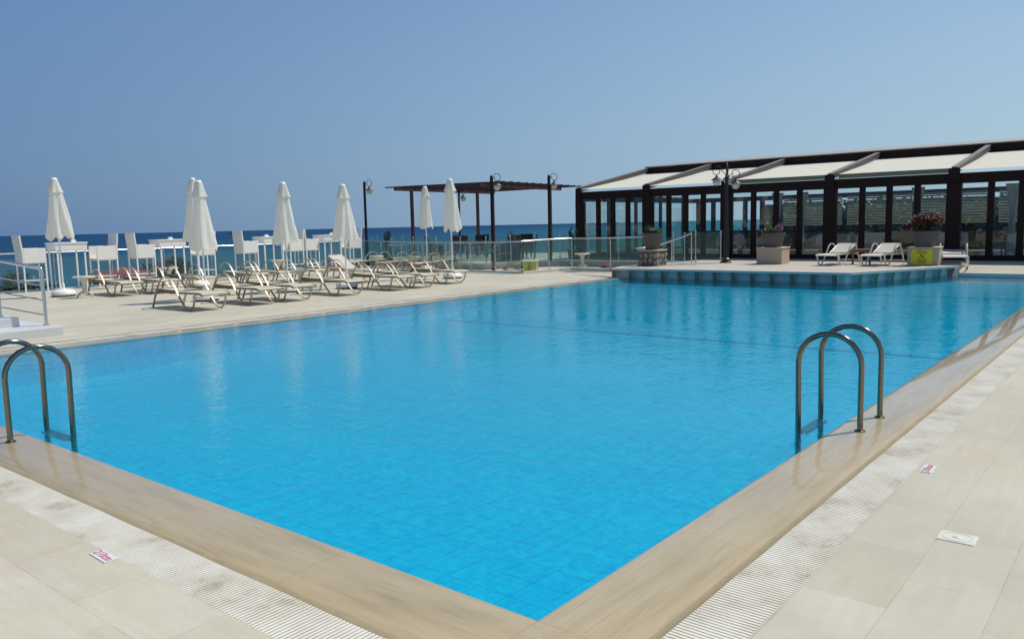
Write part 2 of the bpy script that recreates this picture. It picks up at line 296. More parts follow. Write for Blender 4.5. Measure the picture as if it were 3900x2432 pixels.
# ------------------------------------------------------------------ mesh helpers
class MB:
    def __init__(s): s.v = []; s.f = []; s.mi = []
    def add(s, vs, fs, mi=0):
        o = len(s.v); s.v += [tuple(x) for x in vs]; s.f += [tuple(i+o for i in f) for f in fs]; s.mi += [mi]*len(fs); return s
    def box(s, a, b, mi=0):
        x0,y0,z0 = a; x1,y1,z1 = b
        vs = [(x0,y0,z0),(x1,y0,z0),(x1,y1,z0),(x0,y1,z0),(x0,y0,z1),(x1,y0,z1),(x1,y1,z1),(x0,y1,z1)]
        return s.add(vs, [(0,3,2,1),(4,5,6,7),(0,1,5,4),(1,2,6,5),(2,3,7,6),(3,0,4,7)], mi)
    def obox(s, c, ax, ay, az, mi=0):
        c, ax, ay, az = map(Vector, (c, ax, ay, az)); vs = []
        for k in (-1, 1):
            for i, j in ((-1,-1),(1,-1),(1,1),(-1,1)): vs.append(c+ax*i+ay*j+az*k)
        return s.add(vs, [(0,3,2,1),(4,5,6,7),(0,1,5,4),(1,2,6,5),(2,3,7,6),(3,0,4,7)], mi)
    def bar(s, p, q, wd, ht, upv=(0,0,1), mi=0):
        p, q = Vector(p), Vector(q); d = (q-p); L = d.length; d.normalize(); u = Vector(upv)
        sd_ = d.cross(u).normalized(); u = sd_.cross(d)
        return s.obox((p+q)/2, d*L/2, sd_*wd/2, u*ht/2, mi)
    def sweep(s, pts, prof, closed=False, side=None, caps=True, mi=0):
        pts = [Vector(p) for p in pts]; n = len(pts); rings = []; prev = None
        for i, p in enumerate(pts):
            a = pts[(i-1) % n] if (closed or i > 0) else p; b = pts[(i+1) % n] if (closed or i < n-1) else p
            d = (b-a).normalized()
            if side is not None: sdv = Vector(side); u = sdv.cross(d).normalized()
            else:
                if prev is None:
                    r = Vector((0,0,1)) if abs(d.z) < .9 else Vector((1,0,0)); sdv = d.cross(r).normalized()
                else: sdv = (prev - d*prev.dot(d)).normalized()
                prev = sdv; u = sdv.cross(d)
            rings.append([p+sdv*x+u*y for x, y in prof])
        k = len(prof); vs = [v for r in rings for v in r]; fs = []
        for i in range(n if closed else n-1):
            j = (i+1) % n
            for a in range(k): b = (a+1) % k; fs.append((i*k+a, i*k+b, j*k+b, j*k+a))
        if not closed and caps: fs.append(tuple(range(k-1,-1,-1))); fs.append(tuple((n-1)*k+a for a in range(k)))
        return s.add(vs, fs, mi)
    def tube(s, pts, r, k=10, closed=False, mi=0):
        return s.sweep(pts, [(r*math.cos(2*math.pi*a/k), r*math.sin(2*math.pi*a/k)) for a in range(k)], closed, mi=mi)
    def lathe(s, prof, c=(0,0,0), k=24, mi=0, fn=None):
        vs = []; fs = []; n = len(prof)
        for i, (r, z) in enumerate(prof):
            for a in range(k):
                t = 2*math.pi*a/k; rr = r*(fn(t, i, z) if fn else 1); vs.append((c[0]+rr*math.cos(t), c[1]+rr*math.sin(t), c[2]+z))
        for i in range(n-1):
            for a in range(k): b = (a+1) % k; fs.append((i*k+a, i*k+b, (i+1)*k+b, (i+1)*k+a))
        if prof[0][0] > 0: fs.append(tuple(range(k-1,-1,-1)))
        if prof[-1][0] > 0: fs.append(tuple((n-1)*k+a for a in range(k)))
        return s.add(vs, fs, mi)
    def leaves(s, c, rad, n, size, rng, shell=.35, mi=0):
        for _ in range(n):
            d = Vector((rng.gauss(0,1), rng.gauss(0,1), rng.gauss(0,1))).normalized(); q = shell+(1-shell)*rng.random()**.6
            p = Vector((c[0]+d.x*rad[0]*q, c[1]+d.y*rad[1]*q, c[2]+d.z*rad[2]*q))
            a = Vector((rng.gauss(0,1), rng.gauss(0,1), rng.gauss(0,.7))).normalized(); b = a.cross(Vector((rng.random()-.5, rng.random()-.5, 1))).normalized()
            L = size*(.6+.8*rng.random()); s.add([p-a*L, p-b*L*.45, p+a*L, p+b*L*.45], [(0,1,2,3)], mi)
        return s
    def build(s, name, mat, parent=None, smooth=None, bevel=0, loc=None):
        me = bpy.data.meshes.new(name); me.from_pydata(s.v, [], s.f)
        for m in (mat if isinstance(mat, (list, tuple)) else [mat]): me.materials.append(m)
        if isinstance(mat, (list, tuple)): me.polygons.foreach_set('material_index', s.mi)
        if smooth is not None:
            me.polygons.foreach_set('use_smooth', [True]*len(me.polygons))
            bm = bmesh.new(); bm.from_mesh(me)
            for e in bm.edges:
                if len(e.link_faces) == 2 and e.calc_face_angle(0) > R(smooth): e.smooth = False
            bm.to_mesh(me); bm.free()
        me.update()
        o = bpy.data.objects.new(name, me); C.objects.link(o)
        if parent is not None: o.parent = parent
        if loc: o.location = loc
        if bevel:
            b = o.modifiers.new('bevel', 'BEVEL'); b.width = bevel; b.segments = 2; b.limit_method = 'ANGLE'
        return o
def spline(pts, n=6):
    pts = [Vector(p) for p in pts]; out = []
    for i in range(len(pts)-1):
        p0 = pts[max(0,i-1)]; p1 = pts[i]; p2 = pts[i+1]; p3 = pts[min(len(pts)-1,i+2)]
        for k in range(n):
            t = k/n; out.append(.5*((2*p1)+(-p0+p2)*t+(2*p0-5*p1+4*p2-p3)*t*t+(-p0+3*p1-3*p2+p3)*t**3))
    out.append(pts[-1]); return out
def tag(o, label, cat, group=None, kind=None):
    if label: o['label'] = label
    if cat: o['category'] = cat
    if group: o['group'] = group
    if kind: o['kind'] = kind
    return o
def thing(name, label, cat, loc=(0,0,0), rz=0, group=None):
    o = bpy.data.objects.new(name, None); C.objects.link(o); o.location = loc; o.rotation_euler = (0,0,rz); o.empty_display_size = .2
    return tag(o, label, cat, group)
def struct(name, mb, mat, **k): return tag(mb.build(name, mat, **k), None, None, kind='structure')
KIDS = {}
def dup(root, loc, rz, label, group=None, scale=None):
    def cp(o, par):
        c = o.copy(); C.objects.link(c)
        if par is not None: c.parent = par
        for ch in [x for x in bpy.data.objects if x.parent == o]: cp(ch, c)
        return c
    r = cp(root, None); r.location = loc; r.rotation_euler = (0,0,rz); r['label'] = label
    if group: r['group'] = group
    if scale: r.scale = scale
    return r
def text_mesh(txt, size, mat, name, parent, mw, bold=0.0):
    cu = bpy.data.curves.new('t', 'FONT'); cu.body = txt; cu.size = size; cu.align_x = 'CENTER'; cu.align_y = 'CENTER'; cu.extrude = .0008; cu.offset = bold
    o = bpy.data.objects.new('t', cu); C.objects.link(o); dg = bpy.context.evaluated_depsgraph_get()
    me = bpy.data.meshes.new_from_object(o.evaluated_get(dg)); C.objects.unlink(o); bpy.data.objects.remove(o); bpy.data.curves.remove(cu)
    me.materials.clear(); me.materials.append(mat); q = bpy.data.objects.new(name, me); C.objects.link(q)
    q.parent = parent; q.matrix_local = mw; return q

# ------------------------------------------------------------------ SETTING
PW = 10.32; PL = 21.5                      # pool extents (Y, X)
G0, G1, G2 = .44, .455, .725               # coping / gutter / grate offsets
def frame_ring(mb, o0, o1, z0, z1, x0=0, y0=0, x1=PL, y1=PW, sides='SWN', ms=(0,1,0)):
    # sloped mitred strips around the pool: S (y<0), W (x<0), N (y>PW), E
    if 'S' in sides: mb.add([(x0-o0,y0-o0,z0),(x1,y0-o0,z0),(x1,y0-o1,z1),(x0-o1,y0-o1,z1)], [(0,3,2,1)], ms[0])
    if 'W' in sides: mb.add([(x0-o0,y0-o0,z0),(x0-o1,y0-o1,z1),(x0-o1,y1+o1,z1),(x0-o0,y1+o0,z0)], [(0,3,2,1)], ms[1])
    if 'N' in sides: mb.add([(x0-o0,y1+o0,z0),(x1-3.6,y1+o0,z0),(x1-3.6,y1+o1,z1),(x0-o1,y1+o1,z1)], [(0,1,2,3)], ms[2])
# coping: bullnose dipping into the gutter
cp = MB(); prof = [(-.012,-.03),(-.012,-.006),(-.006,.001),(0,.004),(.03,.006),(.12,.006),(.22,.0045),(.28,.0015),(.33,-.003),(.37,-.009),(.405,-.018),(.43,-.031),(G0,-.05)]
for (a, za), (b, zb) in zip(prof, prof[1:]): frame_ring(cp, a, b, za, zb, ms=(0,1,0) if a < .405 else (2,2,2))
co = struct('pool_coping', cp, [m_cx, m_cy, m_grime])
bmx = bmesh.new(); bmx.from_mesh(co.data); bmesh.ops.remove_doubles(bmx, verts=bmx.verts, dist=.0001)
for f in bmx.faces: f.smooth = True
for e in bmx.edges:
    if len(e.link_faces) == 2 and e.calc_face_angle(0) > R(40): e.smooth = False
bmx.to_mesh(co.data); bmx.free()
# gutter channel
gt = MB(); frame_ring(gt, G0, G2, -.075, -.075); frame_ring(gt, G2, G2+.0001, -.075, -.001); struct('gutter_channel', gt, [m_gut, m_gut])
# grates: real bars across the gutter
def grate(name, a, b, fixed, axis, sgn):
    mb = MB(); x = a; pitch = .0225
    while x < b:
        if axis == 'X': lo = sorted((fixed+sgn*G1, fixed+sgn*(G2-.004))); mb.box((x, lo[0], -.045), (x+.0148, lo[1], -.006+.0015*math.sin(x*9)))
        else: lo = sorted((fixed+sgn*G1, fixed+sgn*(G2-.004))); mb.box((lo[0], x, -.045), (lo[1], x+.0148, -.006+.0015*math.sin(x*7)))
        x += pitch
    for q in (.05, .135, .22):
        f = fixed+sgn*(G1+q)
        if axis == 'X': mb.box((a, f-.006, -.07), (b, f+.006, -.038))
        else: mb.box((f-.006, a, -.07), (f+.006, b, -.038))
    return struct(name, mb, m_gr)
grate('overflow_grate_right', -G1, PL, 0, 'X', -1); grate('overflow_grate_left', -G2, PW+G2, 0, 'Y', -1)
grate('overflow_grate_far', -G1, PL-3.75, PW, 'X', 1)
# deck sheet: one mesh, fields of slabs following each pool side
dk = MB(); e = G2; BIG = 40
dk.add([(-e,-e,0),(-BIG,-BIG,0),(24.3,-BIG,0),(24.3,-e,0)], [(0,1,2,3)], 0)
dk.add([(-e,-e,0),(-e,PW+e,0),(-BIG,PW+e,0),(-BIG,-BIG,0)], [(0,1,2,3)], 1)
dk.add([(-BIG,PW+e,0),(PL-3.75,PW+e,0),(19.3,14.0,0),(19.9,24.2,0),(-BIG,24.2,0)], [(0,1,2,3,4)], 0)
# far right end past the pool, rising gently towards the pavilion
for (xa, za), (xb, zb) in (((PL+.16,.075),(22.2,.215)),((22.2,.215),(24.25,.275))): dk.add([(xa,-BIG if False else -20,za),(xa,2.46,za),(xb,2.46,zb),(xb,-20,zb)], [(0,3,2,1)], 1)
# front wall of the deck above the shore
dk.add([(-BIG,24.2,0),(19.9,24.2,0),(19.9,24.2,-9),(-BIG,24.2,-9)], [(0,1,2,3)], 2)
struct('pool_deck', dk, [m_dx, m_dy, m_bwhite])
# far edge coping in front of the pavilion
fc = MB(); fc.box((PL,-.4,-.05),(PL+.16,2.42,.085)); struct('far_coping', fc, m_slab, bevel=.006)
# pool basin (apparent floor rising to the shallow end)
ps = MB(); fl = [(0,-.50),(3,-.60),(5,-.50),(9.9,-.37),(16.6,-.13),(21.5,-.12)]
for (xa, za), (xb, zb) in zip(fl, fl[1:]): ps.add([(xa,0,za),(xb,0,zb),(xb,PW,zb),(xa,PW,za)], [(0,1,2,3)])
for (xa, za), (xb, zb) in zip(fl, fl[1:]):
    ps.add([(xa,0,za),(xb,0,zb),(xb,0,-.02),(xa,0,-.02)], [(0,1,2,3)])
    pv_ = [(-.02,0),(-.10,.015),(-.5,.07),(-.8,.15),(-1,.30)]      # far wall sloped into an added cove so it catches more sun
    for (qa, ya), (qb, yb) in zip(pv_, pv_[1:]):
        if qa == -.02: ps.add([(xa,PW,-.02),(xb,PW,-.02),(xb,PW-yb,zb*.1-.01),(xa,PW-yb,za*.1-.01)], [(0,1,2,3)])
        else:
            ka = .01 if qa == -.10 else 0; e_ = .004 if qb == -1 else 0
            ps.add([(xa,PW-ya,-za*qa-ka),(xb,PW-ya,-zb*qa-ka),(xb,PW-yb,-zb*qb+e_),(xa,PW-yb,-za*qb+e_)], [(0,1,2,3)])
ps.add([(0,0,-.50),(0,PW,-.50),(0,PW,-.02),(0,0,-.02)], [(0,1,2,3)])
ps.add([(PL,0,-.12),(PL,PW,-.12),(PL,PW,-.02),(PL,0,-.02)], [(0,1,2,3)])
struct('pool_basin', ps, m_tile)
ln = MB()
ln.box((9.82,.05,-.380),(9.92,PW-.02,-.364)); ln.box((16.55,.05,-.135),(16.66,PW-.02,-.124))
struct('pool_floor_lines', ln, m_line)
wt = MB(); wt.add([(-.012,-.012,0),(PL,-.012,0),(PL,PW+.012,0),(-.012,PW+.012,0)], [(0,1,2,3)]); struct('pool_water', wt, m_water)

# platform between the pool and the pavilion
T = .28
P = [(17.62,PW+.35),(17.62,4.02),(21.35,2.42)]     # slab front edge
W_ = [(17.86,PW+.35),(17.86,4.2),(21.42,2.66)]    # wall behind it
pl = MB()
top = [(17.62,PW+.35),(17.62,4.02),(21.35,2.42),(23.9,2.42),(24.25,2.42),(24.25,10.2),(21.4,10.55),(19.6,10.9),(18.4,10.95)]
n = len(top)
pl.add([(x,y,T) for x, y in top]+[(x,y,T-.05) for x, y in top], [tuple(range(n-1,-1,-1)), tuple(range(n,2*n))]+[(i,(i+1)%n,n+(i+1)%n,n+i) for i in range(n)], 0)
for i in range(3):      # pale edge lip, 3 mm proud
    if i < 2:
        a, b = Vector((*P[i],0)), Vector((*P[i+1],0)); pl.bar((a.x,a.y,T-.022), (b.x,b.y,T-.022), .10, .056, mi=1)
pl.add([(W_[0][0],W_[0][1],-.3),(W_[1][0],W_[1][1],-.3),(W_[1][0],W_[1][1],T-.05),(W_[0][0],W_[0][1],T-.05)], [(0,1,2,3)], 2)
pl.add([(W_[1][0],W_[1][1],-.3),(W_[2][0],W_[2][1],-.3),(W_[2][0],W_[2][1],T-.05),(W_[1][0],W_[1][1],T-.05)], [(0,1,2,3)], 2)
pl.add([(W_[2][0],W_[2][1],-.3),(23.9,2.47,-.3),(23.9,2.47,T-.05),(W_[2][0],2.47,T-.05)], [(0,1,2,3)], 3)
pl.add([(17.62,PW+.36,0),(19.6,10.9,0),(19.6,10.9,T-.05),(17.62,PW+.36,T-.05)], [(0,1,2,3)], 3)
pl.add([(19.6,10.9,0),(24.25,10.2,0),(24.25,10.2,T-.05),(19.6,10.9,T-.05)], [(0,1,2,3)], 3)
struct('platform', pl, [m_plat, m_slab, m_wallb, m_bwhite])
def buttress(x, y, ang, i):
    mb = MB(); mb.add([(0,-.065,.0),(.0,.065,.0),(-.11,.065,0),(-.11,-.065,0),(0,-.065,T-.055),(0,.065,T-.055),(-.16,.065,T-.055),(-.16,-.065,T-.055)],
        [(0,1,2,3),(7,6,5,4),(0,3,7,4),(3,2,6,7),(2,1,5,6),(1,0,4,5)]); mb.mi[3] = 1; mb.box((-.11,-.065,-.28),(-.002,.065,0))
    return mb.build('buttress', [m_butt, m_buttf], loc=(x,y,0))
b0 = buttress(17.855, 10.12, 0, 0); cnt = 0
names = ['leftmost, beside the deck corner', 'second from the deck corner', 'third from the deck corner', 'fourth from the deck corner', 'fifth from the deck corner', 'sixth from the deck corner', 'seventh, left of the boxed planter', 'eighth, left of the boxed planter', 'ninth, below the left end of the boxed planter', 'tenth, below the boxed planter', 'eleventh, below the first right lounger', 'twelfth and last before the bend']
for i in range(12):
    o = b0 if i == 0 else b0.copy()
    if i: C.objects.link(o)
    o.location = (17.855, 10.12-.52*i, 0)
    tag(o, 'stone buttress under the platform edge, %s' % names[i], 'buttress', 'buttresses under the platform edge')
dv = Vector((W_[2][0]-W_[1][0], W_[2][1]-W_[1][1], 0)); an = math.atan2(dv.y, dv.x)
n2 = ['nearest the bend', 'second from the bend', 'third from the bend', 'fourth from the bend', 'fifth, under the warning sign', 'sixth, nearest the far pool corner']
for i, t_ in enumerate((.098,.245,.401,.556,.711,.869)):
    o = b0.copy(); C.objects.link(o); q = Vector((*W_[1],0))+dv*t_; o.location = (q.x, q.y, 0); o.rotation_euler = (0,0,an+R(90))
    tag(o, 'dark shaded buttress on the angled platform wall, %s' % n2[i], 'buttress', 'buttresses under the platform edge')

# raised terrace with the pergola
TZ = .20
tp = [(19.75,17.45),(21.9,16.75),(22.65,16.1),(22.6,10.45),(24.25,10.45),(24.25,16.3),(40,16.3),(31.5,19.6),(28.9,22.1),(25.9,24.7),(23.5,27.5),(20.6,27.5)]
te = MB(); n = len(tp)
te.add([(x,y,TZ) for x, y in tp]+[(x,y,-9) for x, y in tp], [tuple(range(n-1,-1,-1))]+[(i,(i+1)%n,n+(i+1)%n,n+i) for i in range(n)])
te.mi = [0]+[1]*n
for i in (11, 0, 1, 2): pass
for a, b in (((20.6,27.5),(19.75,17.45)),((19.75,17.45),(21.9,16.75)),((21.9,16.75),(22.65,16.1)),((22.65,16.1),(22.6,10.5))): te.bar((*a,TZ+.012),(*b,TZ+.012),.16,.05, mi=2)
struct('terrace', te, [m_plat, m_bwhite, m_slab])
st = MB(); st.add([(18.0,10.9,-.004),(24.3,10.3,-.004),(24.3,16.5,-.004),(20.6,24.2,-.004),(19.2,24.2,-.004),(19.2,14,-.004)], [(0,1,2,3,4,5)]); struct('lower_path', st, m_plat)
kb = MB(); KP = [(19.75,24.1,.0),(18.75,17.2,.0),(18.30,14.55,.05),(19.40,14.25,.08),(20.45,14.05,.09),(20.3,12.4,.10),(20.9,11.35,.12)]
for a, b in zip(KP, KP[1:]): kb.bar((a[0],a[1],.5*(a[2])),(b[0],b[1],.5*(b[2])),.14,.10)
struct('kerb', kb, m_slab, bevel=.01)
# steps between platform and lower path
sp = MB()
for i in range(2): sp.box((19.55+.0*i,10.98+.3*i,-.05),(21.4,11.28+.3*i,T-.1-.09*i))
struct('platform_steps', sp, m_plat)
# near-left white steps
s2 = MB(); s2.box((-3,11.75,-.02),(2.96,16.0,.15)); s2.box((-3,12.36,.1),(2.55,16.0,.30)); s2.box((-3,12.95,.2),(1.9,16.0,.45)); struct('white_steps', s2, m_step, bevel=.01)

# shore and sea
sh = MB(); sh.add([(-200,24,-7.2),(300,24,-7.2),(300,45,-8.6),(-200,45,-8.6)], [(0,1,2,3)]); sh.add([(40,-200,-7.2),(300,-200,-7.2),(300,24,-7.2),(40,24,-7.2)], [(0,1,2,3)])
struct('shore', sh, m_hill)
se = MB(); se.add([(-40000,40,-8),(-4000,40,-8),(-4000,40000,-8),(-40000,40000,-8)], [(0,1,2,3)])
se.add([(-4000,40,-8),(4000,40,-8),(4000,40000,-8),(-4000,40000,-8)], [(0,1,2,3)]); se.add([(4000,-40000,-8),(40000,-40000,-8),(40000,40000,-8),(4000,40000,-8)], [(0,1,2,3)])
se.add([(60,-40000,-8),(4000,-40000,-8),(4000,40,-8),(60,40,-8)], [(0,1,2,3)])
struct('sea', se, m_sea)

# ------------------------------------------------------------------ LADDERS
def ladder(loc, rz, label):
    t = thing('pool_ladder', label, 'ladder', loc, rz, 'steel ladders in the pool')
    for dx in (0, .53):
        pts = [(dx,-.17,.0),(dx,-.17,.50)]
        for k in range(1, 12):
            a = math.pi*k/12; pts.append((dx, .065-.235*math.cos(a), .50+.225*math.sin(a)))
        pts += [(dx,.30,.50),(dx,.295,.1),(dx,.29,-.42)]
        MB().tube(pts, .0215, 14).build('handrail', m_lad, t, smooth=50)
        MB().lathe([(.04,0),(.04,.006),(.028,.012),(.024,.014)], (dx,-.17,.005), 16).build('floor_flange', m_lad, t, smooth=50)
    for z in (-.07, -.27):
        mb = MB(); mb.box((.02,.235,z-.02),(.51,.325,z)); [mb.box((.03,.24+.02*q,z),(.50,.248+.02*q,z+.004)) for q in range(4)]
        mb.build('tread', m_steel, t, bevel=.004)
    return t
ladder((3.77,0,0), 0, 'steel pool ladder with two hoops on the right pool edge')
ladder((0,5.56,0), R(-90), 'steel pool ladder on the left pool edge, cut by the frame')

# ------------------------------------------------------------------ DEPTH MARKS, SKIMMER LID
def mark(loc, rz, txt, label):
    t = thing('depth_marker', label, 'pool marker', loc, rz, 'pool depth markers')
    mb = MB(); mb.box((-.09,-.034,0),(.09,.034,.004)); pt_ = mb.build('plate', m_mwhite, t, bevel=.002)
    text_mesh(txt, .062, m_mred, 'lettering', pt_, Matrix.Translation((0,0,.005)), .0008)
mark((3.065,-.785,.0005), R(2), '210cm', 'white tile with red depth lettering beside the right grate')
mark((-.76,2.15,.0005), R(-92), '210cm', 'white tile with red depth lettering beside the left grate')
t = thing('skimmer_lid', 'cream rectangular skimmer lid with oval recess in the right deck', 'skimmer lid', (1.93,-1.16,0), 0)
mb = MB(); mb.box((-.07,-.085,-.01),(.07,.085,.005)); mb.build('lid_plate', m_lid, t, bevel=.004)
rg = MB(); rg.tube([(.056*math.cos(a*math.pi/16),.068*math.sin(a*math.pi/16),.005) for a in range(32)], .002, 6, closed=True); rg.build('oval_rim', m_lid, t, smooth=60)
gp = MB(); gp.lathe([(.0001,.009),(.018,.009),(.022,.005)], (0,0,0), 20); gp.build('finger_grip', m_lid, t, smooth=60)

# ------------------------------------------------------------------ FENCES
def fence(name, label, cat, pts, hts, glass_z=(.10,.93), spacing=None, rail=True, post_r=.02, tip=False, midrails=0, gmat=None, post_h=None, group=None):
    t = thing(name, label, cat, pts[0], 0, group); o = Vector(pts[0]); P_ = []
    for i in range(len(pts)-1):
        a, b = Vector(pts[i])-o, Vector(pts[i+1])-o; L = (b-a).length; k = max(1, round(L/spacing)) if spacing else 1
        P_ += [a+(b-a)*j/k for j in range(k)]
    P_.append(Vector(pts[-1])-o)
    for p in P_:
        ph = post_h or hts
        mb = MB(); mb.tube([p, p+Vector((0,0,ph-.03))], post_r, 10); mb.lathe([(post_r*2,0),(post_r*2,.01),(post_r,.02)], p, 12)
        if tip: mb.lathe([(post_r,0),(post_r*1.5,.012),(post_r*1.5,.03),(.003,.05)], p+Vector((0,0,ph-.03)), 10)
        po = mb.build('post', m_steel, t, smooth=40)
        if gmat:
            for z in (glass_z[0]+.06, glass_z[1]-.08): MB().box((p.x-.028,p.y-.028,p.z+z-.03),(p.x+.028,p.y+.028,p.z+z+.03)).build('glass_clamp', m_steel, po, bevel=.006)
    if gmat:
        for a, b in zip(P_, P_[1:]):
            d = (b-a).normalized()*.05; a2, b2 = a+d, b-d
            mb = MB(); zc = (glass_z[0]+glass_z[1])/2; n_ = d.cross(Vector((0,0,1))).normalized()
            c = (a2+b2)/2+Vector((0,0,zc)); mb.obox(c, (b2-a2)/2, n_*.004, Vector((0,0,(glass_z[1]-glass_z[0])/2))); mb.build('glass_panel', gmat, t)
    if rail:
        mb = MB(); mb.tube([Vector(p)-o+Vector((0,0,hts)) for p in pts], .027, 12); mb.build('handrail', m_steel, t, smooth=50)
    return t
fence('glass_fence', 'long steel and glass railing at the seaward deck edge behind the bar tables', 'railing', [(-6,24.05,0),(19.75,24.05,.0)], 1.075, spacing=1.75, gmat=m_glass)
fence('glass_fence', 'glass railing with steel handrail on the deck side in front of the pergola terrace', 'railing', [(KP[0][0],KP[0][1],.05)]+[(p[0],p[1],p[2]+.0) for p in KP[1:3]], 1.0, spacing=1.36, gmat=m_glass)
fence('glass_fence', 'short angled glass railing from the yellow sign to the stone pillar', 'railing', [KP[2][:2]+(.05,), KP[3][:2]+(.08,), KP[4][:2]+(.09,), KP[5][:2]+(.10,), KP[6][:2]+(.12,)], 1.0, spacing=None, gmat=m_glass)
fence('terrace_fence', 'frameless glass fence with slim posts along the front of the pergola terrace', 'railing', [(20.4,25.5,TZ),(19.83,17.4,TZ),(21.9,16.8,TZ),(22.6,16.1,TZ),(22.6,10.9,TZ)], 1.0, glass_z=(.08,.86), spacing=1.25, rail=False, tip=True, gmat=m_glass)
fence('terrace_fence', 'frameless glass fence at the seaward side of the pergola terrace', 'railing', [(20.7,27.3,TZ),(23.4,27.3,TZ),(25.8,24.6,TZ),(28.8,22.0,TZ),(31.4,19.5,TZ),(33,18.3,TZ)], 1.0, glass_z=(.08,.86), spacing=1.3, rail=False, tip=True, gmat=m_glass)
fence('platform_fence', 'glass panels with clamped posts on the platform behind the sloping handrail', 'railing', [(21.25,10.6,T),(21.3,9.85,T),(21.2,8.95,T)], .98, glass_z=(.10,.96), spacing=.8, rail=False, tip=True, gmat=m_glass)
# sloping stair rail
t = thing('stair_rail', 'sloping steel handrail beside the stone pillar', 'handrail', (20.2,10.9,T))
# its three posts (pixel-free world positions)
hr = [((19.9,10.62),-.05,.36),((20.4,10.22),T-.28,.92),((20.75,9.72),T,.98)]
tops = [Vector((19.15,10.75,.52+T)),Vector((19.9,10.62,.30+T+.22)),Vector((20.62,9.86,1.14)),Vector((20.75,9.72,1.22))]
L0 = Vector((20.2,10.9,T))
MB().tube([p-L0 for p in tops], .024, 10).build('handrail', m_steel, t, smooth=50)
for (x, y), z0, _h in hr:
    zt = {19.9:.78, 20.4:1.03, 20.75:1.27}[x]; mb = MB(); mb.tube([Vector((x,y,z0))-L0, Vector((x,y,zt))-L0], .022, 10); mb.build('post', m_steel, t, smooth=50)

# near-left stair rail
t = thing('stair_rail', 'steel stair railing with three sloping bars on the white steps', 'handrail', (2.92,12.12,.15)); L0 = Vector((2.92,12.12,.15))
p2 = Vector((2.86,12.15,.15)); p1 = Vector((2.40,12.72,.30)); dr = (p1-p2)
top2 = p2+Vector((0,0,.915)); 
def along(z_at2, k0, k1): # line parallel to the stair pitch
    a = p2+Vector((0,0,z_at2)); d = Vector((dr.x, dr.y, .155)); return a+d*k0, a+d*k1
a, b = along(.915, 0, 2.4); MB().tube([p2+Vector((0,0,.86))-L0, a-L0+Vector((0,0,.0)), b-L0], .027, 12).build('handrail', m_steel, t, smooth=60)
for z in (.64, .40, .16):
    a, b = along(z, .05, 2.4); MB().tube([a-L0, b-L0], .012, 8).build('bar', m_steel, t, smooth=60)
for p, hh in ((p2, .90), (p1, .91), (p1+dr*1.2, .9)):
    mb = MB(); mb.tube([p-L0, p+Vector((0,0,hh))-L0], .027, 12); mb.lathe([(.05,0),(.05,.012),(.03,.02)], p-L0, 14); mb.build('post', m_steel, t, smooth=50)

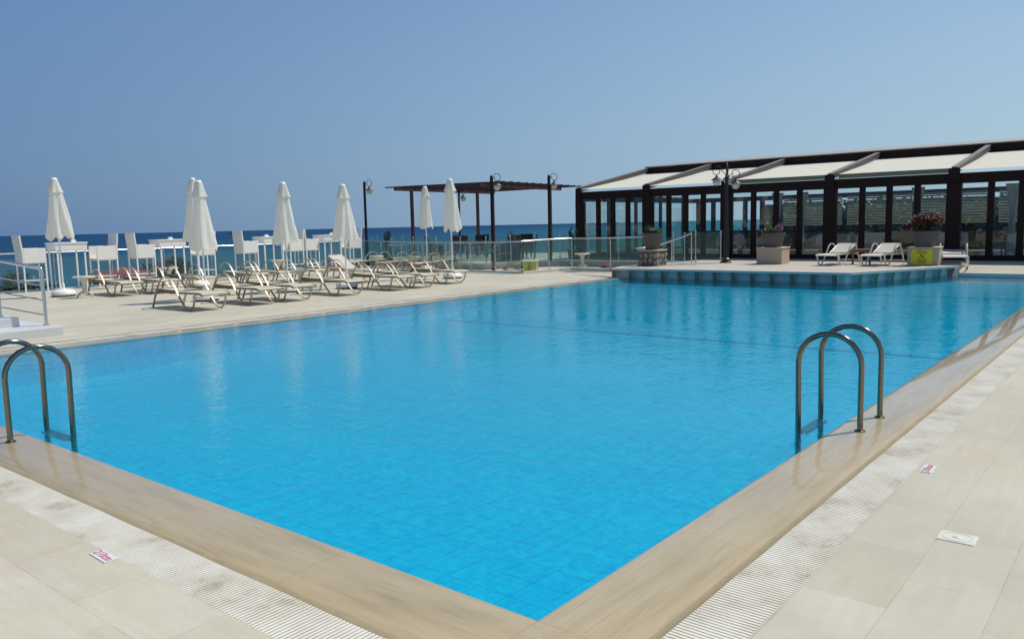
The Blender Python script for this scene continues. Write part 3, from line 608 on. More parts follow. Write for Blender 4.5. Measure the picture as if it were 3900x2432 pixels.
# ------------------------------------------------------------------ LOUNGERS
def ribbon(x, mat, t, name='side_frame'):
    pts = spline([(x,-.31,.345),(x,-.285,.2),(x,-.215,.07),(x,-.1,.012),(x,.02,.022),(x,.15,.11),(x,.34,.31),(x,.5,.51),(x,.64,.63),(x,.82,.67),(x,1.0,.615),(x,1.15,.46),(x,1.3,.23),(x,1.42,.0)], 4)
    w_, h_ = .019, .010
    return MB().sweep(pts, [(-w_,-h_),(w_,-h_),(w_,h_),(-w_,h_)], side=(1,0,0)).build(name, mat, t, smooth=35)
def lounger(label, loc, rz, ang, fm, sm, group, sag=0):
    t = thing('sun_lounger', label, 'sun lounger', loc, rz, group); W = .70
    for x in (.0, W): ribbon(x, fm, t)
    MB().tube([(0,1.36,.12),(W,1.36,.12)], .011, 8).build('stretcher', fm, t, smooth=50)
    MB().tube([(0,-.27,.33),(W,-.27,.33)], .012, 8).build('stretcher', fm, t, smooth=50)
    # seat frame: two rails joined at the foot, drooping end
    fr = MB()
    for x in (.045, W-.045): fr.sweep(spline([(x,1.30,.330),(x,.5,.340),(x,-.3,.350),(x,-.44,.340),(x,-.52,.313)], 4), [(-.012,-.020),(.012,-.020),(.012,.018),(-.012,.018)], side=(1,0,0))
    fr.tube([(.045,-.515,.32),(W-.045,-.515,.32)], .013, 8); fr.tube([(.0,.45,.335),(W,.45,.335)], .012, 8); fr.build('seat_frame', m_olive if ang < .2 and fm is m_frame else fm, t, smooth=50)
    ys = [-.51,-.44,-.3,-.1,.1,.3,.5]; zs = [.33,.358,.37,.366,.362,.36,.358]; mb = MB(); k = 7
    for s_ in (0, -.006):
        for i, (y, z) in enumerate(zip(ys, zs)):
            for j in range(k): u = j/(k-1); mb.v.append((.035+(W-.07)*u, y, z+s_-.016*math.sin(math.pi*u)*math.sin(math.pi*min(1,(y+.55)/.9)**.8)))
    m_ = len(ys)*k
    for i in range(len(ys)-1):
        for j in range(k-1): q = i*k+j; mb.f += [(q,q+1,q+1+k,q+k),(m_+q,m_+q+k,m_+q+1+k,m_+q+1)]; mb.mi += [0,0]
    mb.build('seat_sling', sm, t, smooth=60)
    # backrest hinged at y=.5
    ca, sa = math.cos(ang), math.sin(ang); H = Vector((0,.5,.368))
    def bp_(x, u, n_): return (x, H.y+u*ca-n_*sa, H.z+u*sa+n_*ca)
    bf = MB(); L = .80
    path = [bp_(.055,0,0), bp_(.055,L-.05,0), bp_(.10,L,0), bp_(W-.10,L,0), bp_(W-.055,L-.05,0), bp_(W-.055,0,0)]
    bf.tube(path, .015, 8) if ang > .2 else bf.sweep(path, [(-.011,-.026),(.011,-.026),(.011,.022),(-.011,.022)], side=None); bf.build('backrest_frame', fm if (ang > .2 or fm is m_fpal) else m_olive, t, smooth=50)
    mb = MB(); nu = 8
    for s_ in (.012, .005):
        for i in range(nu):
            for j in range(k): u = j/(k-1); mb.v.append(bp_(.05+(W-.10)*u, .02+(L-.04)*i/(nu-1), s_-.02*math.sin(math.pi*u)*math.sin(math.pi*i/(nu-1))))
    m_ = nu*k
    for i in range(nu-1):
        for j in range(k-1): q = i*k+j; mb.f += [(q,q+1,q+1+k,q+k),(m_+q,m_+q+k,m_+q+1+k,m_+q+1)]; mb.mi += [0,0]
    mb.build('backrest_sling', sm, t, smooth=60)
    if ang > .2:
        pr_ = MB()
        for x in (.12, W-.12): pr_.bar(bp_(x,.45,-.01), (x,H.y+.62,.335), .018, .01)
        pr_.build('backrest_prop', fm, t)
    else:
        pr_ = MB(); pr_.tube(spline([(.10,.62,.335),(.12,.9,.30),(.35,1.02,.29),(W-.12,.9,.30),(W-.10,.62,.335)], 3), .009, 6); pr_.build('backrest_prop', fm, t, smooth=60)
    return t
grp = 'sun loungers on the pool deck'
base = lounger('cream sun lounger nearest the camera at the left end of the front row', (6.13,13.66,0), 0, R(1), m_frame, m_sling, grp)
row = [((7.45,13.66,0),'second sun lounger from the left in the front row by the pool'),((8.32,13.66,0),'third sun lounger in the front row, touching the second'),
 ((9.88,13.72,0),'fourth sun lounger in the front row, right of a parasol base'),((11.50,13.68,0),'fifth sun lounger in the front row, behind the fourth one\'s parasol'),
 ((12.36,13.70,0),'sixth sun lounger in the front row, touching the fifth'),((13.86,13.95,0),'last sun lounger at the right end of the front row, by a parasol base'),
 ((7.12,19.18,0),'leftmost sun lounger of the second row, in front of a bar chair'),((8.02,19.05,0),'second sun lounger of the middle row, red canvas seen behind it'),
 ((9.12,19.0,0),'third sun lounger of the middle row, under the left pair of parasols'),((10.84,19.08,0),'fourth sun lounger of the middle row, right of the parasol pair'),
 ((11.70,19.03,0),'fifth sun lounger of the middle row, beside the fourth'),((12.78,18.75,0),'sixth sun lounger of the middle row, behind the tall middle parasol'),
 ((13.60,18.6,0),'seventh sun lounger of the middle row, last on the right')]
rng = random.Random(3)
for loc, lab in row: dup(base, loc, R(rng.uniform(-2,2)), lab, grp)
rb = lounger('sun lounger with raised cream backrest behind the fifth front lounger', (13.2,16.75,0), R(8), R(32), m_frame, m_slingw, grp)
r3 = [((18.75-1.15,18.62,0),'rear sun lounger turned sideways, nearest the yellow sign fence'),((18.85-1.15,20.4,0),'middle one of the three rear sun loungers turned sideways'),((18.95-1.15,22.2,0),'farthest of the three rear sun loungers turned sideways by the sea')]
for loc, lab in r3: dup(base, loc, R(-90), lab, grp)
rc = lounger('white sun lounger with raised back right of the first boxed planter', (20.62,5.12,T), R(-95), R(21), m_fpal, m_slingw, 'white loungers in front of the glass pavilion')
rc.location = (20.85,5.76,T); rc.scale = (.87,.87,.87)
dup(rc, (20.85,4.58,T), R(-95), 'white sun lounger with raised back left of the yellow warning sign', 'white loungers in front of the glass pavilion')
lc = lounger('white sun lounger facing the camera right of the yellow warning sign', (21.95,2.93,.195), R(-77), R(6), m_fpal, m_slingw, 'white loungers in front of the glass pavilion')

lc.scale = (.92,.92,.92)
# ------------------------------------------------------------------ PARASOLS
def parasol(label, x, y, ztop, zbot, rad, seed):
    t = thing('closed_parasol', label, 'parasol', (x,y,0), 0, 'closed parasols on the deck'); rg_ = random.Random(seed); ph = rg_.random()*6; nf = 6
    MB().lathe([(.0,.0),(.27,.0),(.295,.03),(.29,.07),(.25,.115),(.17,.145),(.07,.16),(.04,.165),(.04,.30),(.03,.30)], (0,0,.035), 32).build('base', m_white, t, smooth=40)
    MB().lathe([(.28,0),(.28,.035)], (0,0,0), 32).build('base_weight', m_ink, t)
    MB().tube([(0,0,.2),(0,0,ztop-.05)], .022, 12).build('pole', m_white, t, smooth=50)
    H_ = ztop-zbot; lean = rg_.uniform(-.02,.05)
    mb = MB(); nz = 26; k = 84; zz = [(i/(nz-1)) for i in range(nz)]
    for i, u in enumerate(zz):      # u=0 top .. 1 bottom
        for a in range(k):
            th = 2*math.pi*a/k; base_r = .055+(rad-.055)*(u**1.15)
            if u < .3: base_r = .07+.075*(u/.3)**.7
            else: base_r = .145+(rad-.145)*((u-.3)/.7)**1.0
            fold = 1+(.06+.17*u)*(.6+.4*math.sin(th+ph*3))*math.cos(nf*th+ph+.9*math.sin(3*u+ph)+.6*math.sin(2*th+ph))+(.06+.12*u)*math.sin(2*th+ph*2+u)+.06*math.sin(3*th+5*u)+.03*math.sin(11*th+7*u)*u
            z_ = ztop-.04-H_*u + (.05*math.cos(nf*th+ph+1)+.03*math.sin(3*th+ph))*max(0,(u-.85)/.15)
            mb.v.append((base_r*fold*math.cos(th)+lean*u, base_r*fold*math.sin(th), z_))
    for i in range(nz-1):
        for a in range(k): b = (a+1) % k; mb.f.append((i*k+a,(i+1)*k+a,(i+1)*k+b,i*k+b)); mb.mi.append(0)
    mb.f.append(tuple(range(k))); mb.mi.append(0)
    cnp = mb.build('canopy', m_umb, t, smooth=60)
    vn = MB(); zt = ztop-.04
    def fnf(th, i, z): return 1+(.13*math.cos(nf*th+ph)+.08*math.sin(2*th+ph*2))*(i/4)
    prof_ = [(.078,zt),(.10,zt-.08),(.13,zt-.2),(.155,zt-.29),(.17,zt-.33)]
    vn.lathe(prof_, (0,0,0), 48, fn=fnf); vn.f = [f for f in vn.f if len(f) == 4]; vn.mi = [0]*len(vn.f)
    vn.build('vent_flap', m_umb, cnp, smooth=60)
    MB().lathe([(.0,.045),(.045,.04),(.068,.022),(.080,-.01)], (0,0,zt), 16).build('cap', m_white, t, smooth=50)
parasol('closed white parasol standing alone at the far left by the bar chairs', 6.49, 20.45, 3.05, 1.55, .27, 1)
parasol('front closed parasol of the overlapping pair on the left', 7.58, 15.43, 2.76, 1.24, .32, 2)
parasol('rear closed parasol of the overlapping pair on the left', 9.965, 19.86, 3.12, 1.42, .33, 3)
parasol('closed white parasol behind the second and third front loungers', 10.04, 15.7, 2.8, 1.32, .285, 4)
parasol('closed white parasol between the fourth and fifth front loungers', 11.55, 15.2, 2.76, 1.37, .28, 5)
parasol('closed white parasol at the right end of the front loungers', 15.68, 15.2, 3.02, 1.5, .225, 6)
parasol('smaller looking closed parasol standing behind, left of the right end one', 18.45, 19.05, 3.04, 1.62, .225, 7)

# ------------------------------------------------------------------ SIDE TABLES
def side_table(label, x, y, z=0, s=1, w_=.27):
    t = thing('side_table', label, 'side table', (x,y,z), 0, 'low plastic tables among the loungers')
    mb = MB(); mb.lathe([(w_-.02,.50),(w_,.505),(w_,.53),(w_-.01,.54)], (0,0,0), 28); mb.build('tabletop', m_cream, t, smooth=40)
    MB().lathe([(.07,.10),(.05,.25),(.06,.40),(.13,.50)], (0,0,0), 14).build('pedestal', m_cream, t, smooth=60)
    for k in range(4):
        a = k*math.pi/2+.5; c_, s_ = math.cos(a), math.sin(a)
        MB().tube(spline([(.03*c_,.03*s_,.16),(.12*c_,.12*s_,.13),(.21*c_,.21*s_,.06),(.235*c_,.235*s_,0)],4), .018, 8).build('leg', m_cream, t, smooth=60)
    return t
tabs = [((6.60,19.45),'low round table left of the second row of loungers'),((10.0,21.6),'low round table behind the left pair of parasols'),((10.65,16.0),'low round table between the third and fourth front loungers'),
        ((14.6,22.6),'low round table behind the second row near the sea railing'),((18.1,21.4),'low round table between the two farther sideways loungers'),((18.0,19.4),'low round table between the two nearer sideways loungers'),((20.05,13.35),'low cream table standing at the angled glass railing')]
tb0 = None
for (x, y), lab in tabs:
    if tb0 is None: tb0 = side_table(lab, x, y)
    else: dup(tb0, (x,y,0.06 if x > 20 else 0), rng.random(), lab, 'low plastic tables among the loungers')

# ------------------------------------------------------------------ BAR CHAIRS AND TABLES
def bar_chair(label, x, y, rz):
    t = thing('bar_chair', label, 'bar chair', (x,y,0), rz, 'tall white chairs along the sea railing')   # local: faces +x, back at x=0
    D, Wd = .62, .54
    mb = MB()
    pts = [(-.05,1.60),(-.035,1.4),(-.01,1.2),(0,1.0),(0,.84)]
    for (xa, za), (xb, zb) in zip(pts, pts[1:]): mb.add([(xa,-Wd/2,za),(xa+.04,-Wd/2,za),(xa+.04,Wd/2,za),(xa,Wd/2,za),(xb,-Wd/2,zb),(xb+.04,-Wd/2,zb),(xb+.04,Wd/2,zb),(xb,Wd/2,zb)], [(0,1,2,3),(7,6,5,4),(0,4,5,1),(1,5,6,2),(2,6,7,3),(3,7,4,0)])
    mb.build('backrest', m_wick, t)
    for sy in (-1, 1):
        a = MB(); y0 = sy*Wd/2; a.box((.042,min(y0,y0-sy*.04),.82),(D,max(y0,y0-sy*.04),1.23)); a.build('arm_panel', m_wick, t, bevel=.008)
    MB().box((.042,-Wd/2+.042,.80),(D-.005,Wd/2-.042,.87)).build('seat', m_wick, t, bevel=.008)
    for lx in (.02, D-.02):
        for ly in (-Wd/2+.02, Wd/2-.02): MB().box((lx-.018,ly-.018,0),(lx+.018,ly+.018,.818 if lx > .1 else .838)).build('leg', m_whitep, t)
    fr = MB(); fr.box((D-.03,-Wd/2+.04,.31),(D-.008,Wd/2-.04,.34)); fr.build('footrest', m_whitep, t)
    for ly in (-Wd/2+.02, Wd/2-.02): MB().box((.04,ly-.01,.31),(D-.04,ly+.01,.335)).build('stretcher', m_whitep, t)
    return t
def bar_table(label, x, y):
    t = thing('bar_table', label, 'bar table', (x,y,0), 0, 'tall white tables along the sea railing')
    MB().box((-.46,-.36,1.335),(.46,.36,1.37)).build('tabletop', m_whitep, t, bevel=.006)
    ap = MB(); ap.box((-.44,-.34,1.14),(.44,-.315,1.333)); ap.box((-.44,.315,1.14),(.44,.34,1.333)); ap.box((-.44,-.313,1.14),(-.415,.313,1.333)); ap.box((.415,-.313,1.14),(.44,.313,1.333)); ap.build('apron', m_wick, t)
    for lx in (-.38, .38):
        for ly in (-.29, .29): MB().box((lx-.02,ly-.02,0),(lx+.02,ly+.02,1.333)).build('leg', m_whitep, t)
    return t
YB = 23.3
ch = [(6.52,0,'leftmost tall white chair, partly behind the stair railing'),(9.18,1,'tall white chair at the right of the first bar table'),(9.72,0,'tall white chair at the left of the second bar table'),(12.45,1,'tall white chair hidden behind the left pair of parasols'),
      (13.46,0,'tall white chair right of the left parasol pair, at the third bar table'),(16.02,1,'tall white chair behind the middle parasol at the third bar table'),(16.16,0,'tall white chair right of the middle parasol, back to back with another'),(18.85,1,'rightmost tall white chair, behind the parasol by the lamp post')]
c0 = None
for x, fl_, lab in ch:
    if c0 is None: c0 = bar_chair(lab, x, YB, 0)
    else: dup(c0, (x,YB+rng.uniform(-.05,.05),0), R(180 if fl_ else 0)+R(rng.uniform(-4,4)), lab, 'tall white chairs along the sea railing')
t0 = None
for x, lab in ((7.82,'white bar table at the far left behind the lone parasol'),(10.92,'white bar table left of the overlapping parasol pair'),(14.72,'white bar table left of the middle parasol'),(17.35,'white bar table right of the middle parasol')):
    if t0 is None: t0 = bar_table(lab, x, YB)
    else: dup(t0, (x,YB,0), 0, lab, 'tall white tables along the sea railing')

# ------------------------------------------------------------------ LAMPS
def lamp_head(t, ang, zb, xr, dz=0, s=1):
    ca, sa = math.cos(ang), math.sin(ang)
    def q(x, z): return (x*ca, x*sa, z)
    # arm: leaves the pole, sweeps over the top, down and curls back up inside
    r_ = .125*s; pts = [(.045,zb-.22),(.045,zb-.10)]
    for k in range(0, 16):
        a = R(172)-(k/15)*R(395); rr = r_ if k < 8 else r_*(1-(k-8)*.085)
        pts.append((xr+rr*math.cos(a)+(.0 if k < 8 else -.003*(k-8)), zb+rr*1.1*math.sin(a)))
    arm_ = MB().tube([q(p.x, p.y) for p in spline([(a_,b_,0) for a_, b_ in pts],3)], .011, 8).build('scroll_arm', m_black, t, smooth=60); t = arm_
    hx = q(xr+.01, 0); z0 = zb-r_*1.08
    MB().lathe([(.004,.02),(.02,.0),(.022,-.03),(.045,-.035),(.05,-.065),(.075,-.075)], (hx[0],hx[1],z0), 18).build('lamp_collar', m_black, t, smooth=40)
    MB().lathe([(.072,-.07),(.09,-.09),(.172,-.140),(.175,-.147),(.10,-.145)], (hx[0],hx[1],z0), 24).build('lamp_shade', m_shade, t, smooth=40)
    MB().lathe([(.122*math.sin(a*math.pi/12), .122*math.cos(a*math.pi/12)) for a in range(3,12)]+[(.002,-.122)], (hx[0],hx[1],z0-.195), 24).build('globe', m_lamp, t, smooth=60)
def lamp(label, x, y, z, top, heads, r=.055, wood=True):
    t = thing('lamp_post', label, 'lamp post', (x,y,z), 0, 'dark lamp posts with globe lights')
    hgt = top-z
    mb = MB()
    if wood: mb.lathe([(r*1.25,0),(r*1.25,.9),(r,.93),(r*.9,hgt-.05),(r*.5,hgt-.04),(r*.75,hgt-.02),(r*.5,hgt)], (0,0,0), 12)
    else: mb.lathe([(.17,0),(.17,.03),(.12,.06),(.13,.12),(.085,.16),(.085,1.0),(.06,1.1),(.05,hgt-.4),(.025,hgt-.38),(.022,hgt-.05),(.035,hgt-.03),(.005,hgt)], (0,0,0), 16)
    mb.build('pole', m_black if not wood else m_wood, t, smooth=40)
    for a, zb, xr in heads: lamp_head(t, a, zb-z, xr)
    return t
vr = math.atan2(rt.y, rt.x)
lamp('leaning-looking lamp post left of the pergola, behind the loungers', 19.9, 24.0, 0, 3.5, [(vr,3.41,.19)])
lamp('lamp post in front of the pergola with a globe just below its slats', 19.45, 16.75, .0, 3.33, [(vr,3.25,.19)], r=.06)
lamp('lamp post right of the pergola beside the pavilion roof corner', 22.3, 16.35, TZ, 3.42, [(vr,3.33,.19)], r=.06)
lamp('distant lamp post seen under the pergola behind the parasol', 24.3, 22.8, TZ, 3.3, [(vr,3.12,.18)], r=.045)
lamp('three-armed black lamp post on the platform before the pavilion', 21.25, 8.80, T, 3.33, [(vr+R(180),3.10,.30),(vr-R(10),2.98,.26),(vr+R(70),3.14,.34)], wood=False)

# ------------------------------------------------------------------ PERGOLA
t = thing('pergola', 'dark red timber pergola with overlapping slats on slim posts', 'pergola', (23.5,20.8,TZ)); L0 = Vector((23.5,20.8,TZ)); PZ = 3.2
cs = [Vector((20.7,23.6,PZ)), Vector((21.7,18.0,PZ)), Vector((27.9,18.7,PZ)), Vector((28.1,24.4,PZ))]
for i in range(12):
    k = i/11; a = cs[0].lerp(cs[3], k); b = cs[1].lerp(cs[2], k); MB().bar(a-L0+Vector((0,0,.04)), b-L0+Vector((0,0,.04)), .07, .05).build('slat', m_beam, t)
for k in (.08, .80): a = cs[0].lerp(cs[1], k); b = cs[3].lerp(cs[2], k); MB().bar(a-L0-Vector((0,0,.045)), b-L0-Vector((0,0,.045)), .08, .115).build('beam', m_beam, t)
for px_, py_ in ((21.6,23.0),(21.95,18.85),(25.6,22.85),(26.85,19.65)):
    MB().box((px_-.055-L0.x,py_-.055-L0.y,0),(px_+.055-L0.x,py_+.055-L0.y,PZ-TZ-.10)).build('post', m_beam, t, bevel=.004)

# ------------------------------------------------------------------ PAVILION
BX = 24.2; B1 = 33.0; cols = [16.24,13.22,10.13,6.62,3.09,-.3,-3.7]
pv = thing('pavilion', 'long dark glazed pavilion with a cream fabric roof', 'pavilion', (BX,6,T)); L0 = Vector((BX,6,T))
def add(mb, name, mat, par=pv, **k):
    mb.v = [(v[0]-L0.x, v[1]-L0.y, v[2]-L0.z) for v in mb.v]; return mb.build(name, mat, par, **k)
f_ = MB(); f_.box((BX-.05,cols[-1],-.3),(B1+.1,cols[0]+.16,T+.002)); add(f_, 'floor', m_int)
for y in cols:
    hw = .165 if y > 16 else .19
    mb = MB(); mb.box((BX-.10,y-hw,T),(BX+.16,y+hw,2.52)); mb.box((BX-.14,y-hw+.04,2.52),(BX-.085,y+hw-.04,2.95)); add(mb, 'column', m_wood, bevel=.006)
mb = MB(); mb.box((BX-.08,cols[-1],2.505),(BX+.14,cols[0]+.17,2.80)); add(mb, 'eave_beam', m_wood, bevel=.004)
mb = MB(); mb.box((BX-.07,cols[-1]+.19,T),(BX+.10,cols[0]-.165,T+.15)); add(mb, 'sill', m_wood)
panes = []
for y0, y1 in zip(cols, cols[1:]):
    a, b = y0-.19, y1+.19; w4 = (a-b)/4
    for i in range(4):
        p0, p1 = a-i*w4, a-(i+1)*w4
        if i < 3:
            mb = MB(); mb.box((BX-.05,p1-.085,T+.15),(BX+.05,p1+.085,2.505)); add(mb, 'mullion', m_wood)
        g0 = p0-(.085 if i else 0); g1 = p1+(.085 if i < 3 else 0)
        mb = MB(); mb.box((BX-.004,g1,T+.15),(BX+.004,g0,2.505)); add(mb, 'window_pane', m_glass2)
    # roof fabric panel
    short = y0 in (10.13, 6.62); xs = BX+.55 if short else BX-.02
    mb = MB(); nS = 46
    def zr(x): return 2.90+(x-BX)*(3.68-2.90)/5.25
    for i in range(nS+1):
        x = xs+(29.45-xs)*i/nS; z = zr(x)+(.012 if i % 2 else 0)
        mb.v += [(x,y1+.09,z),(x,y0-.09,z)]
        if i: q = 2*i; mb.f.append((q-2,q-1,q+1,q)); mb.mi.append(0)
    add(mb, 'roof_fabric', m_awn, smooth=80)
    if short:
        mb = MB(); mb.add([(xs,y1+.1,zr(xs)),(xs,y0-.1,zr(xs)),(xs-.12,y0-.1,2.85),(xs-.12,y1+.1,2.85)], [(0,1,2,3)]); mb.add([(xs-.12,y1+.1,2.85),(xs-.12,y0-.1,2.85),(BX-.05,y0-.1,2.81),(BX-.05,y1+.1,2.81)], [(0,1,2,3)]); add(mb, 'gutter_flap', m_awng)
for y in cols:
    mb = MB(); mb.bar((BX-.10,y,2.88),(29.55,y,3.85), .15, .17); raf_ = add(mb, 'rafter', m_raf)
    mb = MB(); mb.bar((BX-.10,y,2.975),(29.55,y,3.945), .16, .02); add(mb, 'rafter_cap', m_rcap, par=raf_)
mb = MB(); mb.box((29.45,cols[-1],3.69),(29.7,cols[0]+.1,3.97)); add(mb, 'ridge_beam', m_wood)
mb = MB(); mb.bar((29.42,6.3,3.99),(31.6,6.3,4.24), 20.0, .03); mb.v = mb.v; add(mb, 'ridge_cap', m_graym)
mb = MB(); mb.add([(31.6,cols[-1],4.2),(31.6,cols[0],4.2),(B1+.3,cols[0],4.1),(B1+.3,cols[-1],4.1)], [(0,1,2,3)]); add(mb, 'rear_roof', m_graym)
# side wall (left) and rear wall frames
for x in (26.4, 28.6, 30.8, B1):
    mb = MB(); mb.box((x-.07,cols[0]+.02,T),(x+.07,cols[0]+.12,2.6+.5*min(1,(x-BX)/6))); add(mb, 'side_mullion', m_wood)
mb = MB(); mb.box((BX+.16,cols[0]+.03,2.44),(B1,cols[0]+.11,2.70)); mb.box((BX+.16,cols[0]+.03,T),(B1,cols[0]+.11,T+.12)); add(mb, 'side_beam', m_wood)
mb = MB(); mb.box((BX+.16,cols[0]+.066,T+.12),(B1-.07,cols[0]+.074,2.44)); add(mb, 'side_glass', m_glass3)
for i, y in enumerate([15.5,14.75,14.0,13.2,12.4,11.6]):
    mb = MB(); mb.box((B1-.05,y-.10,T),(B1+.05,y+.10,2.55)); add(mb, 'rear_mullion', m_wood)
mb = MB(); mb.box((B1-.06,cols[-1],2.42),(B1+.06,cols[0],2.62)); mb.box((B1-.06,cols[-1],1.02),(B1+.06,cols[0],1.12)); add(mb, 'rear_beam', m_wood)
mb = MB(); mb.box((B1+.062,cols[-1],T),(B1+.25,cols[0],1.10)); add(mb, 'rear_low_wall', m_stonew)
for i, (ya, yb) in enumerate([(11.4,8.9),(8.7,6.2),(6.0,3.4),(3.2,.6),(.4,-2.4)]):
    mb = MB(); z = 1.32
    while z < 2.5: mb.obox((B1-.12,(ya+yb)/2,z), (0,(ya-yb)/2,0), (.012,0,.032), (-.004,0,.002)); z += .105
    add(mb, 'slatted_blind', m_blind)
hd = MB(); rgh = random.Random(21)
for k in range(26): hd.leaves((35.5+rgh.uniform(-.5,.8), -4+k*.66, 1.35), (.9,.8,1.15), 260, .16, rgh, .2)
hg = MB(); hg.tube([(35.7,-4,.2),(35.7,13.4,.2)], .05, 6)
th_ = thing('hedge', 'dark green hedge seen through the glass behind the pavilion', 'hedge', (0,0,0)); hg.build('stems', m_bark, th_); hd.build('foliage', lf_dark, th_)
hb_ = MB(); hb_.box((36.6,-8,-9),(60,13.8,2.3)); 
tag(hb_.build('garden_bank', m_hill), None, None, kind='structure')
# interior: linen-covered tables
def linen_table(label, x, y, rz):
    t = thing('dining_table', label, 'table', (x,y,T+.002), rz, 'linen covered tables inside the pavilion')
    for lx in (-.36,.36):
        for ly in (-.36,.36): MB().box((lx-.025,ly-.025,0),(lx+.025,ly+.025,.72)).build('leg', m_tim, t)
    MB().box((-.42,-.42,.72),(.42,.42,.745)).build('tabletop', m_tim, t)
    mb = MB(); k = 48; prev = None
    for lev, (r_, z) in enumerate([(.0,.752),(.44,.752),(.452,.73),(.47,.6),(.49,.42)]):
        for a in range(k):
            th = 2*math.pi*a/k; c_, s_ = math.cos(th), math.sin(th); sq = 1/max(abs(c_),abs(s_)); rr = r_*min(sq,1.32)*(1+(.03*math.sin(9*th) if lev > 2 else 0))
            zz_ = z-(.14*max(0,min(sq,1.4)-1.1)/.3 if lev == 4 else 0); mb.v.append((rr*c_, rr*s_, zz_))
    for i in range(4):
        for a in range(k): b = (a+1)%k; mb.f.append((i*k+a,i*k+b,(i+1)*k+b,(i+1)*k+a)); mb.mi.append(0)
    mb.build('tablecloth', m_cloth, t, smooth=60); return t
lt = linen_table('white-clothed table left of the three-armed lamp, inside the pavilion', 26.3, 10.9, .3)
for (x, y, r_), lab in (((26.6,9.6,.2),'white-clothed table right of the three-armed lamp, inside the pavilion'),((25.8,7.0,.5),'white-clothed table inside the pavilion behind the first boxed planter'),((27.4,6.15,.1),'white-clothed table inside the pavilion behind the first white lounger'),((27.0,3.7,.4),'white-clothed table inside the pavilion behind the red-leaved pot'),((26.5,1.4,.2),'white-clothed table inside the pavilion at the far right')):
    dup(lt, (x,y,T+.002), r_, lab, 'linen covered tables inside the pavilion')
for i_, (x_, lab_) in enumerate(((8.0,'small white napkin holder on the far-left bar table'),(11.0,'small white napkin holder on the bar table by the parasol pair'),(14.6,'small white napkin holder on the bar table left of the middle parasol'),(17.5,'small white napkin holder on the bar table right of the middle parasol'))):
    mb = MB(); mb.box((-.07,-.05,0),(.07,.05,.012)); mb.box((-.06,-.04,.012),(.06,-.034,.07)); mb.box((-.06,.034,.012),(.06,.04,.07)); mb.box((-.05,-.03,.012),(.05,.03,.06))
    tag(mb.build('napkin_holder', m_white, loc=(x_,23.25,1.3705)), lab_, 'napkin holder', 'napkin holders on the bar tables')
mb = MB(); mb.box((-.13,-.09,0),(.13,.09,.035)); mb.box((-.125,-.085,.036),(.12,.08,.065)); tag(mb.build('folded_towel', m_white, bevel=.012, loc=(14.2,14.85,.392)), 'folded white towel on the last sun lounger of the front row', 'towel')
def din_chair(label, x, y, rz):
    t = thing('dining_chair', label, 'chair', (x,y,T+.002), rz, 'chairs inside the pavilion')
    MB().box((-.2,-.2,.43),(.2,.2,.47)).build('seat', m_tim, t, bevel=.01)
    mb = MB(); mb.box((-.2,-.19,.47),(-.17,-.15,.95)); mb.box((-.2,.15,.47),(-.17,.19,.95)); mb.box((-.205,-.15,.62),(-.18,.15,.92)); mb.build('backrest', m_tim, t)
    for lx in (-.18,.18):
        for ly in (-.17,.17): MB().box((lx-.018,ly-.018,0),(lx+.018,ly+.018,.43)).build('leg', m_tim, t)
    return t
dc = din_chair('brown dining chair inside the pavilion behind the left lamp table', 27.1, 11.2, 2.9)
for (x, y, r_), lab in (((25.7,9.0,1.0),'brown dining chair inside the pavilion right of the lamp table'),((28.2,6.6,3.0),'brown dining chair inside the pavilion behind the first white lounger'),((27.9,4.4,2.6),'brown dining chair inside the pavilion behind the red-leaved pot'),((26.0,2.2,1.4),'brown dining chair inside the pavilion right of the last column')):
    dup(dc, (x,y,T+.002), r_, lab, 'chairs inside the pavilion')
def curtain(label, y, x=BX+1.1, wtop=.20, wmid=.08, z1=2.48, z0=.5, seed=0):
    mb = MB(); nz = 18; k = 24
    for i in range(nz):
        u = i/(nz-1); z = z1+(z0-z1)*u; wd = wtop+(wmid-wtop)*math.sin(min(1,u/.55)*math.pi/2) if u < .55 else wmid+(wtop*.6-wmid)*((u-.55)/.45)
        for j in range(k): s_ = j/(k-1); mb.v.append((.03*math.sin(s_*34+u*2+seed), (s_-.5)*wd*2, z-T))
    for i in range(nz-1):
        for j in range(k-1): q = i*k+j; mb.f.append((q,q+1,q+1+k,q+k)); mb.mi.append(0)
    o = mb.build('curtain', m_sheer, None, smooth=80, loc=(x,y,T)); so_ = o.modifiers.new('thick', 'SOLIDIFY'); so_.thickness = .004
    return tag(o, label, 'curtain', 'gathered curtains inside the pavilion')
for y, lab in ((8.75,'gathered sheer curtain right of the three-armed lamp'),(7.9,'gathered sheer curtain above the first boxed planter'),(4.3,'gathered sheer curtain behind the red-leaved pot'),(1.75,'gathered sheer curtain at the right end of the pavilion')):
    curtain(lab, y, seed=y)

# ------------------------------------------------------------------ BOXED PLANTERS, POTS
def pot_mb(s=1):
    mb = MB(); mb.lathe([(.24*s,0),(.25*s,.02),(.29*s,.16),(.325*s,.36),(.35*s,.38),(.35*s,.42),(.32*s,.42),(.31*s,.38)], (0,0,0), 28); return mb
def boxed(label, x, y, z, hx, hy, hz, rz=0):
    t = thing('planter_box', label, 'planter box', (x,y,z), rz, 'stone boxes carrying flower pots')
    MB().box((-hx,-hy,0),(hx,hy,hz-.03)).build('body', m_box, t, bevel=.008); MB().box((-hx-.02,-hy-.02,hz-.027),(hx+.02,hy+.02,hz)).build('cap', m_boxtop, t, bevel=.006)
    return t
boxed('sandstone box under the wide grey pot, right of the lamp post', 21.15, 7.27, T, .38, .37, .49, R(4))
b2 = boxed('sandstone box with a yellow warning sign on its front', 21.45, 3.22, T, .32, .38, .49, R(4))
